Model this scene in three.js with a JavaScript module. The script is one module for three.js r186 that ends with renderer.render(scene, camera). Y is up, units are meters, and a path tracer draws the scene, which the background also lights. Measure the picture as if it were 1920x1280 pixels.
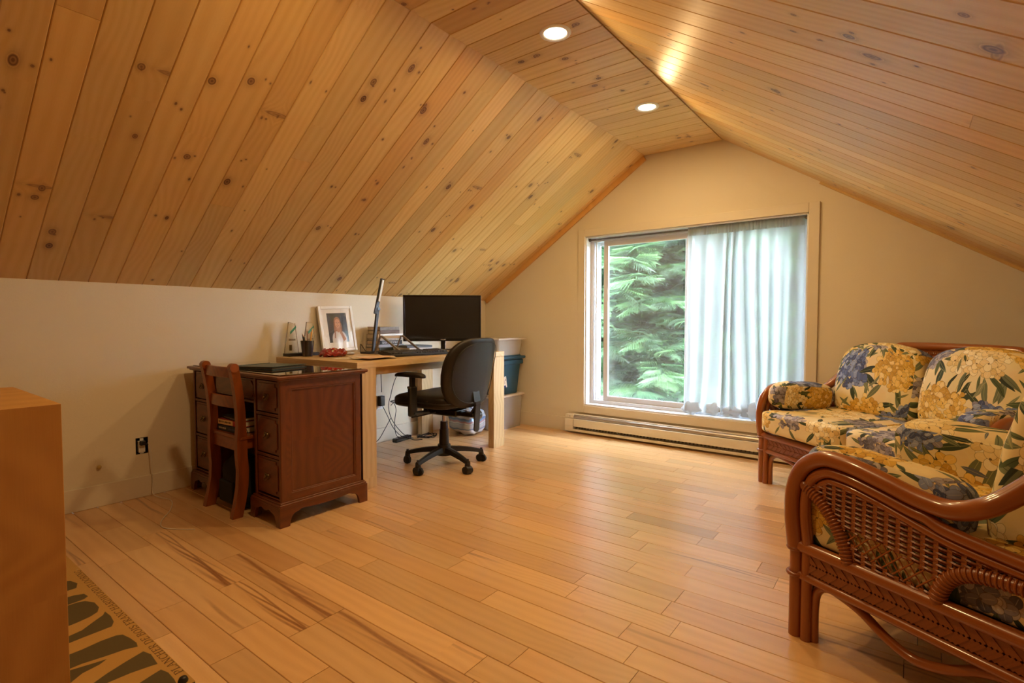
import * as THREE from 'three';
import { RoundedBoxGeometry } from 'three/addons/geometries/RoundedBoxGeometry.js';
import { mergeGeometries } from 'three/addons/utils/BufferGeometryUtils.js';
import { RectAreaLightUniformsLib } from 'three/addons/lights/RectAreaLightUniformsLib.js';

// ---------- camera, sky, exposure ----------
const scene = new THREE.Scene();
const camera = new THREE.PerspectiveCamera(2 * Math.atan(640 / 982) * 180 / Math.PI, 1.5, 0.05, 100);
camera.position.set(3.5426, 1.02, 4.1796);
camera.rotation.order = 'YXZ';
camera.rotation.set(Math.atan2(-38, 982), Math.atan2(750, 982), 0);
const SKY = new THREE.Color().setRGB(0.82, 0.94, 1.08).multiplyScalar(24);   // even overcast sky
scene.background = SKY;
const renderer = new THREE.WebGLRenderer({ antialias: true });
renderer.toneMapping = THREE.LinearToneMapping;
renderer.toneMappingExposure = 1.6;
renderer.shadowMap.enabled = true;
RectAreaLightUniformsLib.init();
const LAMP = { color: new THREE.Color().setRGB(1.0, 0.67, 0.3), intensity: 255, size: 0.105 };   // warm ceiling downlights

// ---------- helpers ----------
const V = (x, y, z) => new THREE.Vector3(x, y, z);
function RNG(a) { return () => { a = (a + 0x6d2b79f5) | 0; let t = Math.imul(a ^ (a >>> 15), 1 | a); t = (t + Math.imul(t ^ (t >>> 7), 61 | t)) ^ t; return ((t ^ (t >>> 14)) >>> 0) / 4294967296; }; }
const used = {};
function numbered(n) { const k = used[n] = (used[n] ?? -1) + 1; return k ? n + '_' + String(k).padStart(3, '0') : n; }
function tag(o, label, category, group, kind) {
  o.userData.label = label; o.userData.category = category;
  if (group) o.userData.group = group;
  if (kind) o.userData.kind = kind;
  return o;
}
function thing(name, label, category, p = [0, 0, 0], turn = 0, group, kind) {
  const o = new THREE.Group(); o.name = numbered(name); scene.add(o);
  o.position.set(...p); o.rotation.y = turn;
  return tag(o, label, category, group, kind);
}
function part(name, geo, mat, parent) {
  const m = new THREE.Mesh(Array.isArray(geo) ? join(geo) : geo, mat);
  m.name = name; m.castShadow = m.receiveShadow = true; parent.add(m); return m;
}
function solo(name, geo, mat, label, category, group, kind) {
  const m = part(numbered(name), geo, mat, scene); return tag(m, label, category, group, kind);
}
function join(list) {
  return mergeGeometries(list.map(g => { g = g.index ? g.toNonIndexed() : g; for (const k of Object.keys(g.attributes)) if (!['position', 'normal', 'uv'].includes(k)) g.deleteAttribute(k); return g; }));
}
function at(g, p = [0, 0, 0], r = [0, 0, 0], s = [1, 1, 1]) {
  return g.applyMatrix4(new THREE.Matrix4().compose(V(...p), new THREE.Quaternion().setFromEuler(new THREE.Euler(...r)), V(...s)));
}
// box with uv in metres: along[] = axis that u follows
function uvBox(g, along = 'x', off = [0, 0]) {
  const p = g.attributes.position, n = g.attributes.normal, uv = g.attributes.uv;
  for (let i = 0; i < p.count; i++) {
    const q = { x: p.getX(i), y: p.getY(i), z: p.getZ(i) }, a = { x: Math.abs(n.getX(i)), y: Math.abs(n.getY(i)), z: Math.abs(n.getZ(i)) };
    const main = a.x >= a.y && a.x >= a.z ? 'x' : a.y >= a.z ? 'y' : 'z';
    const rest = ['x', 'y', 'z'].filter(k => k !== main);
    const u = rest.includes(along) ? along : rest[0], v = rest.find(k => k !== u);
    uv.setXY(i, q[u] + off[0], q[v] + off[1]);
  }
  return g;
}
function box(w, h, d, p = [0, 0, 0], bevel = 0.002, along, off) {
  const g = bevel > 0 ? new RoundedBoxGeometry(w, h, d, 1, Math.min(bevel, w / 2.01, h / 2.01, d / 2.01)) : new THREE.BoxGeometry(w, h, d);
  if (along) uvBox(g, along, off);
  return at(g, p);
}
function rbox(w, h, d, r, p = [0, 0, 0], seg = 3) { return at(new RoundedBoxGeometry(w, h, d, seg, r), p); }
function cyl(r1, r2, h, p = [0, 0, 0], seg = 20, rot = [0, 0, 0]) { return at(new THREE.CylinderGeometry(r1, r2, h, seg), p, rot); }
function tube(pts, r, seg = 48, radial = 10, closed = false, tension = 0.5) {
  const c = new THREE.CatmullRomCurve3(pts.map(p => p.isVector3 ? p : V(...p)), closed, 'catmullrom', tension);
  const g = new THREE.TubeGeometry(c, seg, r, radial, closed);
  if (closed) return g;
  const caps = [[0, -1], [1, 1]].map(([t, s]) => {
    const d = new THREE.SphereGeometry(r, radial, 4); const q = c.getPointAt(t); return at(d, [q.x, q.y, q.z]);
  });
  return join([g, ...caps]);
}
function bar(a, b, w, d, bevel = 0.002) {     // rectangular bar from a to b
  a = V(...a); b = V(...b); const l = a.distanceTo(b);
  const g = box(w, l, d, [0, 0, 0], bevel);
  const q = new THREE.Quaternion().setFromUnitVectors(V(0, 1, 0), b.clone().sub(a).normalize());
  return g.applyMatrix4(new THREE.Matrix4().compose(a.clone().add(b).multiplyScalar(0.5), q, V(1, 1, 1)));
}
function rod(a, b, r, seg = 10, r2 = r) {
  a = V(...a); b = V(...b); const l = a.distanceTo(b);
  const g = new THREE.CylinderGeometry(r2, r, l, seg);
  const q = new THREE.Quaternion().setFromUnitVectors(V(0, 1, 0), b.clone().sub(a).normalize());
  return g.applyMatrix4(new THREE.Matrix4().compose(a.clone().add(b).multiplyScalar(0.5), q, V(1, 1, 1)));
}
function poly(pts) { const s = new THREE.Shape(); pts.forEach(([x, y], i) => i ? s.lineTo(x, y) : s.moveTo(x, y)); return s; }
function extrude(shape, depth, bevel = 0, curve = 8) {
  return new THREE.ExtrudeGeometry(shape, { depth, bevelEnabled: bevel > 0, bevelSize: bevel, bevelThickness: bevel, bevelSegments: 2, curveSegments: curve, steps: 1 });
}
// ---------- textures ----------
const hash = (x, y, s) => { let h = Math.imul(x | 0, 374761393) ^ Math.imul(y | 0, 668265263) ^ Math.imul(s | 0, 1274126177); h = Math.imul(h ^ (h >>> 13), 1274126177); return ((h ^ (h >>> 16)) >>> 0) / 4294967296; };
function noise(x, y, s = 0) {
  const xi = Math.floor(x), yi = Math.floor(y), fx = x - xi, fy = y - yi, u = fx * fx * (3 - 2 * fx), v = fy * fy * (3 - 2 * fy);
  const a = hash(xi, yi, s), b = hash(xi + 1, yi, s), c = hash(xi, yi + 1, s), d = hash(xi + 1, yi + 1, s);
  return (a + (b - a) * u) * (1 - v) + (c + (d - c) * u) * v;
}
function canvasTex(w, h, draw, { repeat = true, srgb = true, sx = 1, sy = 1 } = {}) {
  const c = document.createElement('canvas'); c.width = w; c.height = h; draw(c.getContext('2d'), w, h);
  const t = new THREE.CanvasTexture(c);
  if (repeat) t.wrapS = t.wrapT = THREE.RepeatWrapping;
  if (srgb) t.colorSpace = THREE.SRGBColorSpace;
  t.repeat.set(1 / sx, 1 / sy); return t;
}
function dataTex(w, h, f, { srgb = true, sx = 1, sy = 1 } = {}) {   // f(x, y) -> [r, g, b] 0..255 ; texture spans sx by sy metres
  const a = new Uint8Array(w * h * 4);
  for (let y = 0, i = 0; y < h; y++) for (let x = 0; x < w; x++, i += 4) { const c = f(x, y); a[i] = c[0]; a[i + 1] = c[1]; a[i + 2] = c[2]; a[i + 3] = 255; }
  const t = new THREE.DataTexture(a, w, h); t.wrapS = t.wrapT = THREE.RepeatWrapping; t.magFilter = THREE.LinearFilter; t.minFilter = THREE.LinearFilter;
  if (srgb) t.colorSpace = THREE.SRGBColorSpace;
  t.repeat.set(1 / sx, 1 / sy); t.needsUpdate = true; return t;
}
// boards side by side in lanes: u runs along the grain
function woodTex(o) {
  const { w, h, lanes, seed, base, dark, metres, grain = 0.5, ring = 9, wave = 1, tone = 0.08, knots = 0, streaks = 0, knotColor = [70, 32, 12], fine = 0.06, spread = 0 } = o;
  const lh = h / lanes, R = RNG(seed), L = [];
  for (let k = 0; k < lanes; k++) {
    const l = { tone: 1 + (R() - 0.5) * 2 * tone, hue: (R() - 0.5) * spread, f: ring * (0.6 + 0.8 * R()), ph: R() * 10, bend: (R() - 0.5) * 2, knots: [], streaks: [] };
    const n = knots ? Math.floor(knots * (0.3 + 1.2 * R())) : 0;
    for (let j = 0; j < n; j++) {
      const big = R() < 0.3, pair = R() < 0.3, x = R() * w, y = lh * (0.12 + 0.76 * R()), r = big ? 9 + 7 * R() : 3 + 4 * R();
      l.knots.push([x, y, r * (1 + 0.6 * R()), r * (0.7 + 0.3 * R()), 0.65 + 0.35 * R()]);
      if (pair) l.knots.push([x + (R() - 0.5) * 40, lh * (0.12 + 0.76 * R()), 4 + 4 * R(), 3 + 2 * R(), 0.8]);
      if (R() < 0.09) l.knots.push([x + 8, lh * R(), 7 + 5 * R(), lh * (0.2 + 0.25 * R()), 0.42]);   // spike knot across the board
    }
    const m = streaks ? (R() < streaks ? 1 + Math.floor(R() * 2) : 0) : 0;
    for (let j = 0; j < m; j++) l.streaks.push([R() * w, lh * (0.2 + 0.6 * R()), w * (0.08 + 0.16 * R()), 2 + 5 * R(), 0.25 + 0.4 * R()]);
    L.push(l);
  }
  if (o.bold) for (const k of o.bold) for (let j = 0; j < 5; j++) L[k].streaks.push([w * (0.12 + 0.1 * j + 0.05 * R()), lh * (0.3 + 0.1 * j), w * (0.14 + 0.16 * R()), 3 + 5 * R(), 0.45 + 0.35 * R()]);
  const mm = v => v < 0 ? 0 : v > 1 ? 1 : v;
  return dataTex(w, h, (x, y) => {
    const k = Math.min(lanes - 1, Math.floor(y / lh)), l = L[k]; let yy = y - k * lh, kd = 0, warp = 0;
    for (const q of l.knots) {
      let dx = x - q[0]; if (dx > w / 2) dx -= w; if (dx < -w / 2) dx += w; const dy = yy - q[1];
      if (Math.abs(dx) > 150) continue;
      const d = Math.sqrt((dx / q[2]) ** 2 + (dy / q[3]) ** 2);
      const e = Math.exp(-d * d / 16); warp += e * Math.sign(dy || 1) * q[3] * 0.9;
      if (d < 1.3) kd = Math.max(kd, q[4] * mm((1.3 - d) / 0.45) * (0.75 + 0.25 * Math.sin(d * 9)));
      else kd = Math.max(kd, q[4] * 0.25 * Math.exp(-(d - 1.3) * 1.5));
    }
    const big = noise(x / w * 8, k * 7.3, seed) - 0.5;                                 // bends the grain along the board
    const yn = (yy - warp) / lh + big * 0.35 * wave + l.bend * ((x / w) - 0.5) * 0.3 * wave;
    const g = Math.sin(6.283 * (l.f * (yn + 0.9 * wave * (yn - 0.5) * big) + l.ph));
    const fib = noise(x / 46, y / 1.3, seed + 3) - 0.5, blot = noise(x / 170, y / 40, seed + 5) - 0.5;
    let t = grain * (0.5 + 0.5 * g) * (0.55 + 0.45 * noise(x / 200, k * 3.1, seed + 8)) + fine * 2 * fib + 0.2 * blot * grain * 2;
    let sd = 0;
    for (const s of l.streaks) { const dx = (x - s[0]) / s[2], dy = (yy - s[1] - 5 * Math.sin(x / 90 + s[0])) / s[3]; const d = dx * dx + dy * dy; if (d < 4) sd = Math.max(sd, s[4] * mm((1.4 - Math.sqrt(d)) / 0.9) * (0.7 + 0.3 * noise(x / 14, y / 2, seed + 11))); }
    t = mm(t);
    const r = [0, 0, 0];
    for (let c = 0; c < 3; c++) {
      let v = (base[c] + (dark[c] - base[c]) * t) * l.tone * (1 + l.hue * (c - 1));
      v = v + (knotColor[c] - v) * mm(Math.max(kd, sd));
      r[c] = Math.max(0, Math.min(255, v));
    }
    return r;
  }, { sx: metres[0], sy: metres[1] });
}
const T = {};
T.pine = woodTex({ w: 2048, h: 2040, lanes: 17, seed: 11, base: [226, 190, 124], dark: [196, 148, 80], metres: [2.2, 17], grain: 0.3, ring: 4, tone: 0.06, knots: 5, spread: 0.02, fine: 0.07 });
T.maple = woodTex({ w: 2048, h: 2000, lanes: 20, seed: 23, base: [224, 182, 128], dark: [198, 150, 96], metres: [2.0, 20], grain: 0.36, ring: 3, wave: 1.4, tone: 0.05, streaks: 0.4, spread: 0.015, bold: [3, 4], knotColor: [108, 58, 26], fine: 0.08 });
T.cherry = woodTex({ w: 1024, h: 1024, lanes: 1, seed: 31, base: [106, 52, 18], dark: [62, 27, 8], metres: [0.9, 0.9], grain: 0.45, ring: 14, wave: 0.25, tone: 0, fine: 0.12 });
T.oak = woodTex({ w: 1024, h: 1024, lanes: 1, seed: 37, base: [206, 178, 132], dark: [164, 130, 86], metres: [1.0, 0.6], grain: 0.4, ring: 26, wave: 0.12, tone: 0, fine: 0.2 });
T.beech = woodTex({ w: 1024, h: 1024, lanes: 1, seed: 41, base: [198, 148, 80], dark: [170, 118, 58], metres: [1.2, 0.8], grain: 0.4, ring: 6, wave: 0.8, tone: 0, fine: 0.1 });
T.paint = dataTex(512, 512, (x, y) => { const v = 128 + 90 * (noise(x / 3, y / 3, 5) - 0.5) + 60 * (noise(x / 9, y / 9, 6) - 0.5); return [v, v, v]; }, { srgb: false, sx: 0.5, sy: 0.5 });
T.leather = dataTex(512, 512, (x, y) => { const v = 128 + 120 * (noise(x / 5, y / 5, 15) - 0.5) + 60 * (noise(x / 2, y / 2, 16) - 0.5); return [v, v, v]; }, { srgb: false, sx: 0.12, sy: 0.12 });
// hydrangea print on cream cotton
T.floral = canvasTex(2048, 2048, (g, W) => {
  const R = RNG(77);
  g.fillStyle = '#e9d6a2'; g.fillRect(0, 0, W, W);
  for (let i = 0; i < 500; i++) { g.fillStyle = `rgba(${210 + R() * 30 | 0},${180 + R() * 30 | 0},${110 + R() * 40 | 0},0.10)`; g.beginPath(); g.arc(R() * W, R() * W, 20 + 70 * R(), 0, 7); g.fill(); }
  const wrap = (x, y, r, f) => { for (const dx of [-W, 0, W]) for (const dy of [-W, 0, W]) if (x + dx > -r && x + dx < W + r && y + dy > -r && y + dy < W + r) { g.save(); g.translate(x + dx, y + dy); f(); g.restore(); } };
  const pick = a => a[Math.floor(R() * a.length)];
  const PAL = {
    yellow: ['#e3b950', '#d6a93e', '#ecc768', '#efd488', '#c99a34'], cream: ['#f3e2b0', '#ecd394', '#f7ebc6', '#e0c27c', '#f0d99c'],
    blue: ['#6f7fa6', '#56658f', '#8a97b8', '#434f74', '#9aa3bd'], grey: ['#8b8791', '#6d6a78', '#a39ca0', '#55535f', '#b3aaa4'],
  };
  const leaf = (x, y, len, a, c) => { const cv = (R() - 0.5) * 0.6, w2 = len * (0.17 + 0.12 * R()); const hl = R() < 0.5; wrap(x, y, len, () => {
    g.rotate(a); g.fillStyle = c; g.beginPath(); g.moveTo(0, 0); g.quadraticCurveTo(len * 0.4, -w2 + len * cv * 0.2, len, len * cv * 0.4); g.quadraticCurveTo(len * 0.5, w2 + len * cv * 0.3, 0, 0); g.fill();
    g.strokeStyle = hl ? 'rgba(190,185,120,0.7)' : 'rgba(25,32,18,0.6)'; g.lineWidth = 3; g.beginPath(); g.moveTo(0, 0); g.quadraticCurveTo(len * 0.5, len * cv * 0.1, len * 0.95, len * cv * 0.38); g.stroke(); }); };
  const floret = (x, y, r, pal) => { const a0 = R() * 7, cols = [0, 1, 2, 3].map(() => pick(pal)); wrap(x, y, r * 2, () => {
    for (let k = 0; k < 4; k++) { g.save(); g.rotate(a0 + k * 1.57); g.fillStyle = cols[k]; g.beginPath(); g.ellipse(r * 0.55, 0, r * 0.62, r * 0.5, 0, 0, 7); g.fill(); g.strokeStyle = 'rgba(70,48,18,0.45)'; g.lineWidth = 2.4; g.stroke();
      g.strokeStyle = 'rgba(255,250,225,0.35)'; g.lineWidth = 3; g.beginPath(); g.moveTo(r * 0.2, 0); g.lineTo(r * 0.95, -r * 0.1); g.stroke(); g.restore(); }
    g.fillStyle = 'rgba(90,70,30,0.8)'; g.beginPath(); g.arc(0, 0, r * 0.12, 0, 7); g.fill(); }); };
  const cluster = (x, y, S, kind) => {
    const greens = ['#4c5a34', '#39462a', '#5d6840', '#6b7350', '#2f3a26', '#79805a'];
    for (let k = 0; k < 12; k++) { const a = R() * 6.283; leaf(x + Math.cos(a) * S * 0.6, y + Math.sin(a) * S * 0.6, S * (0.45 + 0.4 * R()), a + (R() - 0.5) * 0.9, pick(greens)); }
    const pal = PAL[kind];
    for (let k = 0; k < 44; k++) { const a = R() * 6.283, d = Math.sqrt(R()) * S * 0.92 * (1 - k / 110); floret(x + Math.cos(a) * d, y + Math.sin(a) * d * 0.85, S * (0.15 + 0.07 * R()), k < 12 && kind !== 'cream' ? pal.concat(kind === 'blue' ? PAL.grey : []) : pal); }
  };
  const spots = [[330, 300, 250, 'yellow'], [830, 230, 230, 'blue'], [1330, 420, 270, 'cream'], [1800, 250, 220, 'grey'], [180, 900, 220, 'grey'], [660, 760, 260, 'cream'], [1120, 900, 240, 'yellow'], [1640, 830, 260, 'blue'],
    [380, 1380, 270, 'cream'], [900, 1370, 240, 'blue'], [1430, 1390, 260, 'yellow'], [1880, 1330, 210, 'cream'], [170, 1830, 230, 'blue'], [680, 1850, 250, 'yellow'], [1180, 1810, 230, 'grey'], [1690, 1800, 250, 'cream']];
  for (const s of spots) cluster(s[0], s[1], s[2] * 1.16, s[3]);
  for (let i = 0; i < 46; i++) leaf(R() * W, R() * W, 60 + 90 * R(), R() * 7, pick(['#6a7048', '#4f5a36', '#8a8a63', '#7d7f86', '#5b6478']));
}, { sx: 1.1, sy: 1.1 });
// ---------- materials ----------
const std = o => new THREE.MeshStandardMaterial(o), phy = o => new THREE.MeshPhysicalMaterial(o);
const rgb = (r, g, b) => new THREE.Color().setRGB(r, g, b);
const M = {
  wall: std({ color: rgb(0.76, 0.69, 0.56), roughness: 0.85, bumpMap: T.paint, bumpScale: 0.0006 }),
  trimPaint: std({ color: rgb(0.74, 0.67, 0.55), roughness: 0.5 }),
  white: std({ color: rgb(0.8, 0.83, 0.87), roughness: 0.4 }),
  vinyl: std({ color: rgb(0.72, 0.75, 0.8), roughness: 0.35 }),
  dark: std({ color: rgb(0.012, 0.011, 0.011), roughness: 0.8 }),
  gap: std({ color: rgb(0.06, 0.03, 0.012), roughness: 0.9 }),
  black: std({ color: rgb(0.016, 0.015, 0.015), roughness: 0.45 }),
  blackGloss: std({ color: rgb(0.012, 0.011, 0.012), roughness: 0.18 }),
  leather: std({ color: rgb(0.013, 0.011, 0.010), roughness: 0.42, bumpMap: T.leather, bumpScale: 0.0006 }),
  steel: std({ color: rgb(0.6, 0.58, 0.55), roughness: 0.3, metalness: 1 }),
  darkSteel: std({ color: rgb(0.2, 0.19, 0.18), roughness: 0.38, metalness: 0.9 }),
  brass: std({ color: rgb(0.19, 0.13, 0.06), roughness: 0.42, metalness: 0.9 }),
  glass: phy({ color: 0xffffff, transmission: 1, roughness: 0.0, thickness: 0, ior: 1.45 }),
  floral: std({ map: T.floral, roughness: 0.8 }),
  rattan: phy({ color: rgb(0.3, 0.082, 0.011), roughness: 0.32, clearcoat: 0.7, clearcoatRoughness: 0.12 }),
  rattanDark: phy({ color: rgb(0.24, 0.062, 0.009), roughness: 0.4, clearcoat: 0.5, clearcoatRoughness: 0.2 }),
  cherry: phy({ map: T.cherry, roughness: 0.34, clearcoat: 0.35, clearcoatRoughness: 0.25 }),
  chairWood: phy({ map: T.cherry, color: rgb(1.8, 1.85, 1.6), roughness: 0.35, clearcoat: 0.3, clearcoatRoughness: 0.25 }),
  oak: std({ map: T.oak, roughness: 0.55 }),
  beech: std({ map: T.beech, roughness: 0.5 }),
};
const pineMats = [[1, 1, 1], [0.93, 0.9, 0.86], [0.9, 0.78, 0.6], [1.03, 1.03, 1.02], [0.97, 0.92, 0.84]].map(c => phy({ map: T.pine, color: rgb(...c), roughness: 0.5, clearcoat: 0.3, clearcoatRoughness: 0.34 }));
const mapleMats = [[0.98, 0.97, 0.96], [0.9, 0.84, 0.77], [0.82, 0.73, 0.63], [1.02, 1.02, 1.02], [0.95, 0.91, 0.87]].map(c => phy({ map: T.maple, color: rgb(...c), roughness: 0.4, clearcoat: 1, clearcoatRoughness: 0.28 }));
// a board: length along x, width along z, face looking down the -y side (face = -1) or up (+1), chamfered long edges
function boardGeo(L, W, t, c, u0, lane, face) {
  const prof = [[0, c], [c, 0], [W - c, 0], [W, c], [W, t], [0, t]], pos = [], uv = [], idx = [];
  const tri = (a, b, d, ua, ub, ud) => { const list = face > 0 ? [[a, ua], [d, ud], [b, ub]] : [[a, ua], [b, ub], [d, ud]]; for (const [p, q] of list) { pos.push(...p); uv.push(...q); } };
  const P = (x, k) => [x, face > 0 ? -prof[k][1] : prof[k][1], prof[k][0]], Q = (x, k) => [u0 + x, lane + 0.04 + 0.92 * prof[k][0] / W];
  for (let k = 0; k < 6; k++) { const n = (k + 1) % 6; tri(P(0, k), P(L, k), P(L, n), Q(0, k), Q(L, k), Q(L, n)); tri(P(0, k), P(L, n), P(0, n), Q(0, k), Q(L, n), Q(0, n)); }
  for (let k = 1; k < 5; k++) { tri(P(0, 0), P(0, k), P(0, k + 1), Q(0, 0), Q(0, k), Q(0, k + 1)); tri(P(L, 0), P(L, k + 1), P(L, k), Q(L, 0), Q(L, k + 1), Q(L, k)); }
  const g = new THREE.BufferGeometry(); g.setAttribute('position', new THREE.Float32BufferAttribute(pos, 3)); g.setAttribute('uv', new THREE.Float32BufferAttribute(uv, 2)); g.computeVertexNormals(); return g;
}
// ---------- room shell ----------
const ROOM = { x1: 4.36, z1: 6.2, kneeL: 1.232, kneeR: 1.114, fx0: 1.744, fx1: 2.362, fy: 2.395 };
{
  // left knee wall with a cut-out for the bare socket box, right knee wall, back wall
  const wl = thing('wall_left', 'low cream painted knee wall behind the two desks', 'wall', [0, 0, 0], 0, null, 'structure');
  const s = poly([[0, 0], [ROOM.z1, 0], [ROOM.z1, ROOM.kneeL], [0, ROOM.kneeL]]);
  s.holes.push(poly([[3.055, 0.25], [3.055, 0.345], [3.117, 0.345], [3.117, 0.25]]));
  part('plaster', at(extrude(s, 0.1), [-0.1, 0, 0], [0, -Math.PI / 2, 0]).translate(0.1, 0, 0), M.wall, wl);
  // extrude turned: shape x -> world z, depth -> world -x
  solo('wall_right', box(0.1, ROOM.kneeR + 0.04, ROOM.z1, [ROOM.x1 + 0.05, (ROOM.kneeR + 0.04) / 2, ROOM.z1 / 2], 0), M.wall, 'low cream painted knee wall behind the wicker seats', 'wall', null, 'structure');
  const pr = [[0, 0], [ROOM.x1, 0], [ROOM.x1, ROOM.kneeR], [ROOM.fx1, ROOM.fy], [ROOM.fx0, ROOM.fy], [0, ROOM.kneeL]];
  solo('wall_back', at(extrude(poly(pr), 0.1), [0, 0, ROOM.z1]), M.wall, 'cream painted gable wall behind the viewer', 'wall', null, 'structure');
  const e = poly(pr.map(([x, y]) => [x, y + (y > 1 ? 0.03 : 0)]));
  e.holes.push(poly([[1.185, 0.255], [1.185, 1.778], [2.955, 1.778], [2.955, 0.255]]));
  solo('wall_end', at(extrude(e, 0.16), [0, 0, -0.16]), M.wall, 'cream painted gable wall around the sliding window', 'wall', null, 'structure');
  solo('subfloor', box(ROOM.x1 + 0.2, 0.1, ROOM.z1 + 0.3, [ROOM.x1 / 2, -0.07, ROOM.z1 / 2], 0), M.gap, 'dark subfloor under the hardwood planks', 'floor', null, 'structure').name = 'floor_001';
  // baseboards
  solo('baseboard_left', box(0.014, 0.122, ROOM.z1, [0.007, 0.061, ROOM.z1 / 2], 0.003), M.trimPaint, 'plain cream baseboard along the left knee wall', 'baseboard', null, 'structure');
  solo('baseboard_end', box(0.99, 0.128, 0.014, [0.511, 0.064, 0.007], 0.003), M.trimPaint, 'plain cream baseboard left of the heater', 'baseboard', null, 'structure');
  solo('baseboard_right', box(0.014, 0.122, ROOM.z1, [ROOM.x1 - 0.007, 0.061, ROOM.z1 / 2], 0.003), M.trimPaint, 'plain cream baseboard along the right knee wall', 'baseboard', null, 'structure');
}
{
  // hardwood floor: every plank is a board of its own
  const fl = thing('floor', 'glossy maple hardwood floor of long planks', 'floor', [0, 0, 0], 0, null, 'structure');
  const R = RNG(5), W = 0.1075, z0 = -0.0265, forced = { 2.235: [2.88], 2.56: [2.812], 2.45: [2.942], 2.78: [2.932], 2.885: [2.615], 1.9125: [2.6], 1.59: [2.824], 1.805: [3.062], 1.375: [2.692], 3.3: [1.8], 3.4: [1.452] };
  const rows = Math.ceil((ROOM.z1 - z0) / W); let made = 0; const rest = [];
  for (let k = 0; k < rows; k++) {
    const z = z0 + k * W, cuts = [0.004]; const key = Object.keys(forced).find(q => Math.abs(+q - z) < 0.03);
    let x = -R() * 0.7;
    while (x < ROOM.x1) { x += 0.35 + 0.75 * R(); if (x < ROOM.x1 - 0.12 && x > 0.12) cuts.push(x); }
    if (key) { for (const f of forced[key]) { for (let i = cuts.length - 1; i > 0; i--) if (Math.abs(cuts[i] - f) < 0.3) cuts.splice(i, 1); cuts.push(f); } cuts.sort((a, b) => a - b); }
    cuts.push(ROOM.x1 - 0.004);
    for (let i = 0; i + 1 < cuts.length; i++) {
      const bold = Math.abs(z - 3.2) < 0.054 && cuts[i] < 1.9 && cuts[i + 1] > 1.3 ? 3 : Math.abs(z - 3.09) < 0.054 && cuts[i + 1] > 1.7 && cuts[i] < 2.3 ? 4 : -1;
      const lane = bold >= 0 ? bold : [0, 1, 2, 5, 6, 7, 8, 9, 10, 11, 12, 13, 14, 15, 16, 17, 18, 19][Math.floor(R() * 18)];
      const zz = Math.max(z, 0.002), ww = Math.min(z + W, ROOM.z1 - 0.002) - zz - 0.0014;
      const g = boardGeo(cuts[i + 1] - cuts[i] - 0.0018, ww, 0.018, 0.0016, bold >= 0 ? 0.1 : R() * 2, lane, 1).translate(cuts[i], 0, zz);
      const q = R(), mat = mapleMats[bold >= 0 ? 4 : q < 0.34 ? 0 : q < 0.52 ? 1 : q < 0.6 ? 2 : q < 0.8 ? 3 : 4];
      if (z > 4.4 || made >= 298) { rest.push(g); continue; }
      part('plank', g, mat, fl); made++;
    }
  }
  part('plank_remainder', rest, mapleMats[0], fl).userData.kind = 'stuff';
}
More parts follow.
